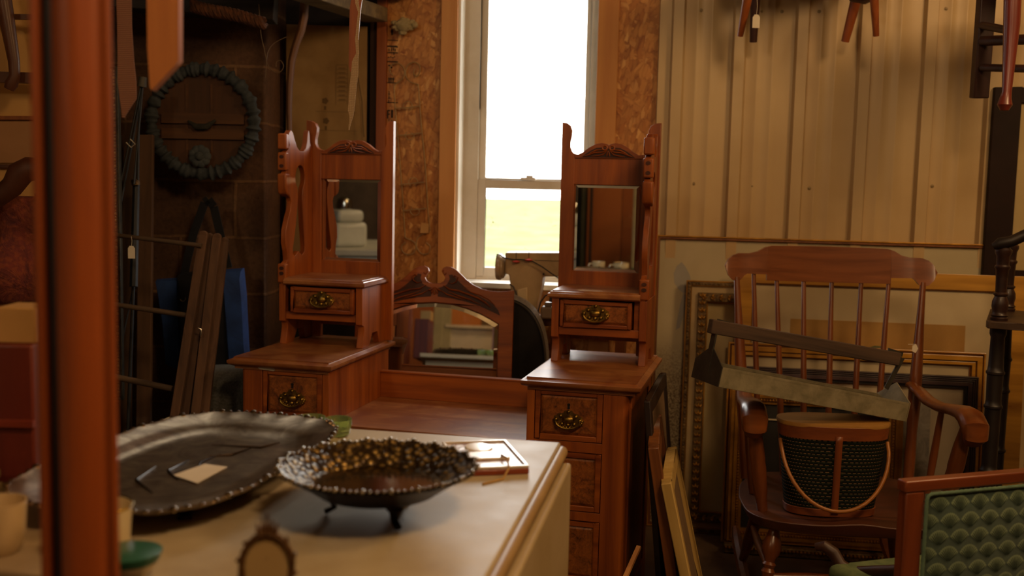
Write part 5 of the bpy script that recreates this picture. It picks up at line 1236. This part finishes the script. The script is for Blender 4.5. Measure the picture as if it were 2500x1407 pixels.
for k in range(34): a = random.uniform(0, 2*PI); q_ = random.uniform(0, 1); b.ball(p+Vector((.045*q_*math.cos(a), -.012*random.random(), .030*q_*math.sin(a))), random.uniform(.006, .014), (1.3, .7, .8), 6, 4)
o = b.build('insulation_tuft', matte('#8a7a54', '#a8956c', .95, 40, bump=.9)); tag(o, 'small tuft of yellowish insulation at the corner of the strand board', 'insulation'); recenter(o)
p1, p2 = atY(250, -8, 3.7), atY(640, 26, 3.78)
beam('dark_rafter', 'dark rough rafter crossing above the round wreath', 'rafter', p1+Vector((-.3, 0, .05)), p2+Vector((.05, 0, .03)), .12, .14, wood('#120c08', '#241810', 'x', .9, 0))
b = MB(); P_ = [atY(470+22*k, 14+5.2*k+2*math.sin(k), 3.5) for k in range(9)]
for ph in (0, PI/1.5, 2*PI/1.5):
    pts = []
    for i in range(65):
        s_ = i/8; k = min(int(s_), 7); pnt = P_[k].lerp(P_[k+1], s_-k); a = s_*4.5+ph; pts.append(pnt+Vector((0, math.cos(a), math.sin(a)))*.012)
    b.tube(pts, .011, 7)
o = b.build('twisted_rope', matte('#3a2010', '#5a3218', .95, 60)); tag(o, 'thick brown twisted rope hung along the dark rafter', 'rope'); recenter(o)
b = MB()
def smooth_(P_, n=6):
    out = []
    for i in range(len(P_)-1):
        a, c, d, e = P_[max(i-1, 0)], P_[i], P_[i+1], P_[min(i+2, len(P_)-1)]
        for k in range(n): q = k/n; out.append(.5*((2*c)+(-a+d)*q+(2*a-5*c+4*d-e)*q*q+(-a+3*c-3*d+e)*q**3))
    return out+[P_[-1]]
for pts in ([(632, 10), (635, 60), (638, 90), (645, 120), (650, 150), (648, 190)], [(700, 90), (670, 105), (655, 125), (650, 150)], [(650, 150), (660, 168), (676, 178), (688, 172), (692, 160), (685, 148), (675, 152), (674, 163)]):
    b.tube(smooth_([atY(*p, 3.7) for p in pts]), .0014, 5)
o = b.build('loose_wire', matte('#5a4630', '#6a5438', .6, 20)); tag(o, 'thin curly loose wire hanging right of the wreath', 'wire'); recenter(o)
# ================================================================= DARK LEFT SIDE
# ruffled round wreath
wc = atY(497, 297, 3.84); Rw = 125*3.84/FPX
WT = thing('ruffled_wreath', 'round plaque with a ruffled grey-blue cloth rim and bow on the block wall', 'wreath', tuple(wc), -.03)
b = MB()
def ruf(u, v):
    a = 2*PI*u; c = 2*PI*v; k = 1+.22*math.sin(a*29+2.5*math.sin(a*5))+.12*math.sin(a*61+3*math.cos(a*3))
    r = Rw+.022*k*math.cos(c); return Vector((r*math.cos(a), -.018*k*math.sin(c)-.01, r*math.sin(a)))
b.grid(ruf, 300, 10, closeu=True); b.build('ruffled_rim', matte('#262b2e', '#3c4144', .9, 40, bump=.4), WT)
b = MB(); b.prism(ellipse(0, 0, Rw-.01, Rw-.01, 48), 0, .012)
b.build('plank_disc', wood('#36200f', '#4f3018', 'z', .8), WT)
b = MB(); r_ = Rw-.02
for z in (-.045, .01): b.box(-r_*.9, r_*.9, -.012, 0, z-.018, z+.018)
for x in (-.06, .03): b.box(x-.004, x+.004, -.003, 0, -r_*.8, r_*.8)
b.build('cross_slats', wood('#3f2613', '#5c3a1d', 'x', .8), WT)
b = MB()
for k in range(9):
    a = k*2*PI/9; b.ball((-.005+.024*math.cos(a), -.028, -.125+.024*math.sin(a)), .018, (1, .5, 1), 8, 6)
b.ball((-.005, -.035, -.125), .016, seg=8, rings=6); b.build('cloth_rosette', matte('#33383a', '#454a4b', .9, 30, bump=.5), WT)
b = MB(); b.tube([(-.05, -.02, .0), (-.02, -.028, -.02), (.02, -.028, -.02), (.05, -.02, .005)], [.004, .012, .012, .004], 8); b.build('twig_garland', matte('#1c1a14', '#2c2a20', .9, 50), WT)
# blue and black bag on a nail
nb = atY(507, 490, 3.86)
BG = thing('tote_bag', 'black shoulder bag with blue side bands hanging by its strap on the block wall', 'bag', tuple(nb), -.05)
Mb = ROOTM[BG.name].inverted()
def bp(px, py, Y=3.84): p = Mb@atY(px, py, Y); return (p.x, p.z)
def pillow(pts, y0, th, mat, name):
    cx = sum(p[0] for p in pts)/len(pts); cz = sum(p[1] for p in pts)/len(pts)
    b = MB(); rings = []
    for k, y in ((1, 0), (1.01, -th*.35), (.96, -th*.8), (.80, -th)): rings.append([b._v((cx+(x-cx)*k, y0+y, cz+(z-cz)*k)) for x, z in pts])
    for A, B_ in zip(rings, rings[1:]):
        for i in range(len(pts)): b._f([A[i], A[(i+1) % len(pts)], B_[(i+1) % len(pts)], B_[i]])
    b._f(rings[0]); b._f(rings[-1][::-1]); return b.build(name, mat, BG)
M_BB = matte('#08080a', '#101014', .85, 20, bump=.3); M_BLU = matte('#1b3468', '#26488a', .85, 12, bump=.2)
pillow([bp(*p) for p in ((436, 672), (470, 664), (550, 650), (560, 900), (520, 912), (450, 905), (440, 800))], .0, .06, M_BB, 'bag_body')
pillow([bp(*p) for p in ((378, 684), (436, 680), (442, 760), (446, 870), (436, 908), (404, 893), (394, 780))], .01, .05, M_BLU, 'side_band')
pillow([bp(*p) for p in ((542, 660), (592, 656), (598, 720), (604, 840), (608, 890), (560, 895), (552, 780))], .01, .05, M_BLU, 'side_band')
b = MB(); P1 = [Vector((*bp(*p),)) for p in ((442, 692), (455, 630), (470, 570), (497, 495), (507, 488), (520, 505), (540, 590), (556, 655))]
for i in range(len(P1)-1): b.bar((P1[i].x, -.01, P1[i].y), (P1[i+1].x, -.01, P1[i+1].y), .030, .004, (0, 1, 0))
b.build('strap', M_BB, BG)
b = MB(); q = bp(443, 730, 3.78); b.tube([(q[0]+.010*math.cos(a), -.07, q[1]+.010*math.sin(a)) for a in [PI*(1+.1)+PI*1.0*i/10 for i in range(11)]], .0016, 6); b.build('metal_ring', matte('#a9a090', None, .3, 5, metal=1), BG)
# leaning weathered boards
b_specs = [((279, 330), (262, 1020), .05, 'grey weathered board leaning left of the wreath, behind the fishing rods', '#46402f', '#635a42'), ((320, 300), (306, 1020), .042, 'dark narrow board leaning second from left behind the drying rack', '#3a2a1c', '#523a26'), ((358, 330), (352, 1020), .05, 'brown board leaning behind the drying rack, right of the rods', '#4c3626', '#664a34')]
for k, (a, c, w__, lab, c1, c2) in enumerate(b_specs):
    pa, pc2 = atY(*a, 3.80), atY(*c, 3.70); d = (pc2-pa).normalized(); ft = pa+d*((pa.z-.005)/-d.z)
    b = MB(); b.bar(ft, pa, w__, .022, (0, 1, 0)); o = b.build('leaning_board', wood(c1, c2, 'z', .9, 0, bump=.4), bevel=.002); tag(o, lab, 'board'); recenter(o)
# folded rods
FR = thing('fishing_rods', 'bundle of thin black rods tied together, leaning in the dark left corner', 'rods', tuple(atY(330, 400, 3.6)), 0)
for (a, c, r) in (((345, 205), (268, 580), .0035), ((348, 210), (272, 620), .0035), ((349, 205), (327, 450), .003), ((340, 230), (337, 440), .003), ((333, 440), (326, 700), .012), ((326, 700), (262, 1000), .003)):
    b = MB(); b.tube([atY(*a, 3.62), atY(*c, 3.55)], [r, r*1.2], 8); b.build('rod', matte('#11141a', '#1b1f26', .6, 10), FR, world=True)
b = MB(); q_ = atY(326, 690, 3.58); b.tube([q_, Vector((q_.x-.02, 3.50, .003))], .006, 8); b.build('rod', matte('#11141a', '#1b1f26', .6, 10), FR, world=True)
b = MB(); b.tube([atY(349, 188, 3.62), atY(346, 212, 3.62)], [.013, .016], 10); b.build('rod_cap', matte('#3a3328', '#4a4234', .6), FR, world=True)
b = MB(); b.tube([atY(330, 438, 3.6), atY(332, 452, 3.6)], .014, 10); b.build('rod_collar', M_ORN, FR, world=True)
b = MB(); b.tube([atY(308, 348, 3.59), atY(320, 360, 3.59), atY(330, 352, 3.59), atY(318, 340, 3.59)], .0018, 6); b.build('tie', M_PAPER, FR, world=True)
# wooden drying rack
DK = thing('drying_rack', 'old wooden folding drying rack with dowels, leaning left of the dressing table', 'drying rack', tuple(atY(470, 800, 3.35)), 0)
tops = [(497, 574), (512, 580), (530, 580), (548, 590)]; bots = [(428, 1010), (452, 1010), (478, 1010), (500, 1010)]
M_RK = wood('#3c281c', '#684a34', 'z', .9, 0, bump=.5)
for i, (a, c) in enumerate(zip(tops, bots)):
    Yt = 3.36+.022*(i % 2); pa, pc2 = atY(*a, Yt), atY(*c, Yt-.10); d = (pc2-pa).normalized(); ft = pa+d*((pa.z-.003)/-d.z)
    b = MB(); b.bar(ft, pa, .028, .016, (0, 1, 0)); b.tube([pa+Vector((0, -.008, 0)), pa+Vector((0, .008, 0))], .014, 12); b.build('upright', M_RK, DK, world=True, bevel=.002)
M_DW = wood('#3f2e1e', '#665038', 'x', .8, 0)
for (a, c, r) in (((130, 556), (492, 600), .0075), ((130, 722), (468, 772), .0085), ((130, 890), (422, 950), .010)):
    b = MB(); b.tube([atY(*a, 3.40), atY(*c, 3.34)], r, 10); b.build('dowel', M_DW, DK, world=True)
for px, py, tt in ((162, 556, 0),):
    for tb in ((150, 570), (190, 1010)):
        pass
pa, pc2 = atY(150, 550, 3.40), atY(100, 1010, 3.30); d = (pc2-pa).normalized(); ft = pa+d*((pa.z-.003)/-d.z); b = MB(); b.bar(ft, pa, .028, .016, (0, 1, 0)); b.build('upright', M_RK, DK, world=True, bevel=.002)
price_tag(DK, Mi2.inverted()@Vector((0, 0, 0)) if False else ROOTM[DK.name].inverted()@atY(321, 616, 3.33), 1.0, .03)
b = MB(); p = ROOTM[DK.name].inverted()@atY(487, 812, 3.28); b.tube([p+Vector((-.005, 0, .014)), p+Vector((.006, 0, .010)), p+Vector((.004, 0, -.012))], .0028, 6); b.build('metal_hook', matte('#a8a295', None, .3, 5, metal=1), DK)
# grey tweed cushion between rack and dresser
pcu = atZ(548, 1010, .30)
p = atY(560, 960, 3.52)
CU = thing('round_ottoman', 'rounded grey tweed ottoman in the dark between the drying rack and the dressing table', 'ottoman', (p.x-.04, 3.58, 0), 0)
ht = atY(560, 908, 3.52).z
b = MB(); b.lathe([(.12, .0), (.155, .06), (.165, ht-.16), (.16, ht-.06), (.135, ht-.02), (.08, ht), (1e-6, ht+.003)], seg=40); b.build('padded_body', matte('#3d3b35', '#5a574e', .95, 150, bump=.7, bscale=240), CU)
b = MB(); b.tube([(.166*math.cos(a), .166*math.sin(a), ht-.12) for a in [2*PI*i/40 for i in range(40)]], .004, 6, closed=True); b.build('piping', matte('#2c2a26', None, .9), CU)
# ornate silver-gilt frame standing partly behind the door post
a, c = atY(150, 160, 3.50), atY(291, 156, 3.50); zb_ = .56
OFR = thing('picture_frame', 'ornate tarnished frame with a pale picture, its right edge beside the door post', 'picture frame', ((a.x+c.x)/2, 3.50, zb_), .10)
W, H = c.x-a.x, a.z-zb_
rails(OFR, W, H, [(0, .006, -.03, 0, 0), (.006, .030, -.022, 0, 1), (.030, .034, -.014, 0, 0)], [matte('#2c281e', '#453d2a', .5, 40, metal=.4), matte('#24211a', '#38332a', .5, 60, metal=.4, bump=.7)])
beads(OFR, W, H, .015, -.024, .011, .0055, matte('#5a5036', '#7a6c48', .4, 30, metal=.5), 'carved_band', alt=True)
panel(OFR, -W/2+.03, W/2-.03, .03, H-.03, -.008, matte('#5c5334', '#766a44', .8, 5))
b = MB(); b.box(-W/2, W/2-.10, -.05, .05, 0, zb_-.002); o = b.build('plinth_crate', M_BRN); o.location = OFR.location-Vector((0, 0, zb_)); o.rotation_euler = (0, 0, .10); tag(o, 'plain dark crate under the ornate tarnished frame', 'crate')
# ================================================================= THINGS SEEN ONLY IN THE MIRRORS (to the left of and behind the camera)
M_WPA = matte('#b9b8a8', '#c9c8ba', .5, 6)
NS = thing('white_nightstand', 'white painted nightstand reflected in the middle mirror of the dressing table', 'nightstand', (-.78, -.48, .62), -.12)
LC = thing('low_chest', 'low brown chest carrying the white nightstand, seen only in the middle mirror', 'chest', (-.78, -.52, 0), -.12)
b = MB(); b.box(-.26, .26, -.22, .22, .04, .60); b.box(-.27, .27, -.23, .23, .60, .62); b.box(-.24, .24, -.20, .20, 0, .04); b.build('body', M_BRN, LC, bevel=.004)
for z in (.08, .34): b = MB(); b.box(-.24, .24, .22, .232, z, z+.23); b.build('drawer', M_BURL, LC, bevel=.003)
b = MB(); b.box(-.24, .24, -.18, .18, .60, .625); b.build('top', M_WPA, NS, bevel=.004)
b = MB(); b.box(-.21, .21, -.15, .15, .36, .60); b.build('drawer_box', M_WPA, NS, bevel=.003)
for x in (-.21, .175):
    for y in (-.15, .115): b = MB(); b.box(x, x+.035, y, y+.035, 0, .36); b.build('leg', M_WPA, NS, bevel=.002)
for dx in (0, .09):
    b = MB(); b.box(-.035, .035, -.02, .02, 0, 2.0); o = b.build('pale_door_trim', matte('#8e8e70', '#a2a184', .6, 5), bevel=.004); o.location = (-.99-dx*.7, -.30+dx*.2, 0); o.rotation_euler = (0, .0, -.2)
    tag(o, 'pale green door trim board standing upright, %s of the pair reflected in the middle mirror' % ('right one' if dx else 'left one'), 'board', 'pale trim boards')
FZ = thing('white_counter', 'white counter unit reflected in the left tower mirror', 'counter', (-2.75, .95, 0), .9)
b = MB(); b.box(-.55, .55, -.3, .3, 0, .84); b.build('body', M_WPA, FZ, bevel=.01); b = MB(); b.box(-.58, .58, -.33, .33, .84, .88); b.build('worktop', M_WPA, FZ, bevel=.006)
JG = thing('white_canister', 'white canister with a chrome lid on the white counter, seen in the left mirror', 'canister', (-2.62, 1.08, .88), .4)
b = MB(); b.box(-.20, .18, -.12, .12, 0, .16); b.box(-.05, .17, -.1, .1, .16, .24); b.build('body', matte('#c4c6b8', '#d6d7ca', .4, 6), JG, bevel=.03, seg=4)
b = MB(); b.lathe([(.05, .24), (.055, .27), (.045, .31), (.02, .325), (1e-6, .33)], Matrix.Translation((.07, 0, 0)), 24); b.build('chrome_lid', matte('#b8b8b0', None, .12, 5, metal=1), JG)
b = MB(); b.box(-.10, .08, -.1215, -.120, .02, .09); b.build('green_label', matte('#5f8064', '#6f9074', .5), JG)
WD = thing('brown_wardrobe', 'brown plank-fronted wardrobe reflected in the right tower mirror', 'wardrobe', (-1.50, -1.15, 0), PI-.28)
b = MB(); b.box(-.62, .62, -.25, .25, 0, 2.0); b.build('carcass', wood('#5a351b', '#7a4c28', 'z', .5, .1, scale=.4), WD, bevel=.004)
for k, c in enumerate(('#a5692f', '#834a1e', '#95592a', '#7a4419')):
    b = MB(); b.box(-.61+.305*k, -.31+.305*k, -.275, -.25, .05, 1.97); b.build('door_plank', wood(c, c, 'z', .8, 0), WD, bevel=.003)
CT = thing('dark_curtain', 'dark grey-green curtain hanging beside the wardrobe', 'curtain', (-1.55, -.30, 0), 0)
b = MB(); b.grid(lambda u, v: Vector((-.10+.2*u, .02*math.sin(u*25), .1+2.0*v)), 40, 2); o = b.build('cloth', matte('#23291f', '#30362a', .9, 10), CT); so = o.modifiers.new('thickness', 'SOLIDIFY'); so.thickness = .004
b = MB(); b.tube([(-.14, 0, 2.12), (.14, 0, 2.12)], .01, 8); b.tube([(-.13, 0, 2.12), (-.13, 0, 0)], .012, 8); b.tube([(.13, 0, 2.12), (.13, 0, 0)], .012, 8); b.build('curtain_stand', M_IRON, CT)
# ================================================================= MADE-UP STAND-INS FOR THE REFLECTION IN THE NEAR DOOR GLASS (left edge)
def quad(parent, pts, Y, t_, mat, name, bev=.002):
    P_ = [atY(x, y, Y) for x, y in pts]; b = MB(); b.prism([(p.x, p.z) for p in P_], Y, Y+t_); return b.build(name, mat, parent, world=True, bevel=bev)
LP_ = thing('reflection_partition', 'cream panelled partition with thin brown rails standing in for a reflection in the glass door', 'partition', (-1.75, 3.16, 0), 0)
quad(LP_, [(-260, -60), (108, -60), (112, 480), (-260, 480)], 3.16, .03, matte('#b08d52', '#bf9c60', .7, 3), 'panel')
quad(LP_, [(-260, 283), (112, 283), (112, 293), (-260, 293)], 3.145, .015, M_BRN, 'rail'); quad(LP_, [(-260, 398), (112, 402), (112, 412), (-260, 408)], 3.145, .015, M_HD, 'rail')
quad(LP_, [(-260, 296), (112, 296), (112, 398), (-260, 398)], 3.152, .008, matte('#8b6a45', '#977450', .7, 4), 'lower_panel')
a = atY(112, 480, 3.17); b = MB(); b.box(-2.2, a.x, 3.16, 3.19, 0, a.z); b.build('base_panel', M_BRN, LP_, world=True)
reflection_chair = thing('hanging_chair', 'made-up chair leg and two rungs imitating the reflected hanging chair in the door glass', 'chair', tuple(atY(10, -60, 3.04)), 0)
b = MB(); b.tube([atY(*p, 3.04) for p in ((0, -60), (12, 20), (24, 90), (34, 150), (36, 185), (28, 205), (22, 218))], [.022, .022, .019, .016, .015, .018, .014], 12); b.build('leg', M_HD, reflection_chair, world=True)
b = MB(); b.bar(atY(-150, 184, 3.08), atY(108, 192, 3.08), .03, .030, (0, 1, 0)); b.build('rail', M_HD, reflection_chair, world=True)
b = MB(); b.bar(atY(-150, 40, 3.08), atY(108, 42, 3.08), .015, .014, (0, 1, 0)); b.build('rung', M_HD, reflection_chair, world=True)
AC = thing('reflection_arm', 'dark curved wooden chair arm by the quilt, imitating a reflection in the door glass', 'chair', (-1.7, 2.88, 0), 0)
b = MB(); b.tube([atY(*p, 2.88) for p in ((-60, 500), (0, 478), (30, 455), (48, 425), (70, 413), (108, 412))], [.020, .020, .022, .026, .024, .02], 12, ell=1.4); b.build('arm', M_HD, AC, world=True)
p = atY(-60, 500, 2.88); b = MB(); b.tube([p, Vector((p.x, 2.88, 0))], [.02, .016], 10); b.build('leg', M_HD, AC, world=True)
t = NT('purple_red_quilt'); v = t.coord('Object', (1, 1, 1)); f = t.noise(v, 9, 4, .6, 2); g = t.noise(v, 70, 3)
t.set(Base_Color=t.mix(t.ramp(g, [(.45, (0, 0, 0, 1)), (.6, (.6, .6, .6, 1))]), t.ramp(f, [(.35, lin('#4a2230')), (.65, lin('#7a3a36'))]), lin('#8a4a32')), Roughness=.95); t.bump(f, .8, .02)
QS = thing('reflection_quilt', 'purple and red patterned quilt draped over a stand, made up for a reflected textile', 'quilt', (-1.75, 3.0, 0), 0)
Z0, Z1 = atY(50, 740, 2.96).z, atY(50, 455, 2.96).z; xa_, xb_ = atY(-330, 600, 2.96).x, atY(108, 600, 2.96).x
b = MB(); b.grid(lambda u, v: Vector((xa_+(xb_-xa_)*u, 2.96+.02*math.sin(v*9+u*3)+.012*math.sin(u*22), Z0+(Z1-Z0)*v+.03*math.sin(u*5)*v)), 40, 20); o = b.build('quilt_cloth', t.m, QS, world=True); so = o.modifiers.new('thickness', 'SOLIDIFY'); so.thickness = .01
for x in (xa_+.03, xb_-.03): b = MB(); b.tube([(x, 3.0, Z1-.02), (x, 3.0, 0)], .012, 8); b.build('stand_post', M_HD, QS, world=True)
BX = thing('reflection_red_box', 'dark red wooden box on the cream table, standing in for a door-glass reflection', 'box', (-.76, 1.64, TZ), 0)
zc = 1.055; b = MB(); b.box(-.805, -.722, 1.57, 1.72, TZ, zc); b.build('carcass', wood('#4a160e', '#6b2415', 'z', .5, .1), BX, world=True, bevel=.004)
b = MB(); b.box(-.807, -.720, 1.562, 1.572, TZ+.10, TZ+.11); b.build('moulding', wood('#5c2010', '#803018', 'x', .5, .1), BX, world=True)
CBX = thing('reflection_cream_box', 'small cream box on top of the dark red box, imitating a pale reflected patch', 'box', (-.76, 1.62, zc), 0)
b = MB(); b.box(-.785, -.724, 1.585, 1.66, zc, zc+.054); b.build('box', matte('#a8844a', '#b48f54', .7, 4), CBX, world=True, bevel=.002)
FS = thing('reflection_cloth', 'folded olive tweed cloth at the left end of the cream table, a made-up reflection stand-in', 'cloth', (-.79, 1.44, TZ), 0)
b = MB(); b.box(-.82, -.755, 1.36, 1.55, TZ, TZ+.022); b.box(-.822, -.76, 1.362, 1.548, TZ+.023, TZ+.045); b.build('cloth_layers', matte('#4f4224', '#6f5f38', .95, 60, bump=.8), FS, world=True, bevel=.009, seg=3)
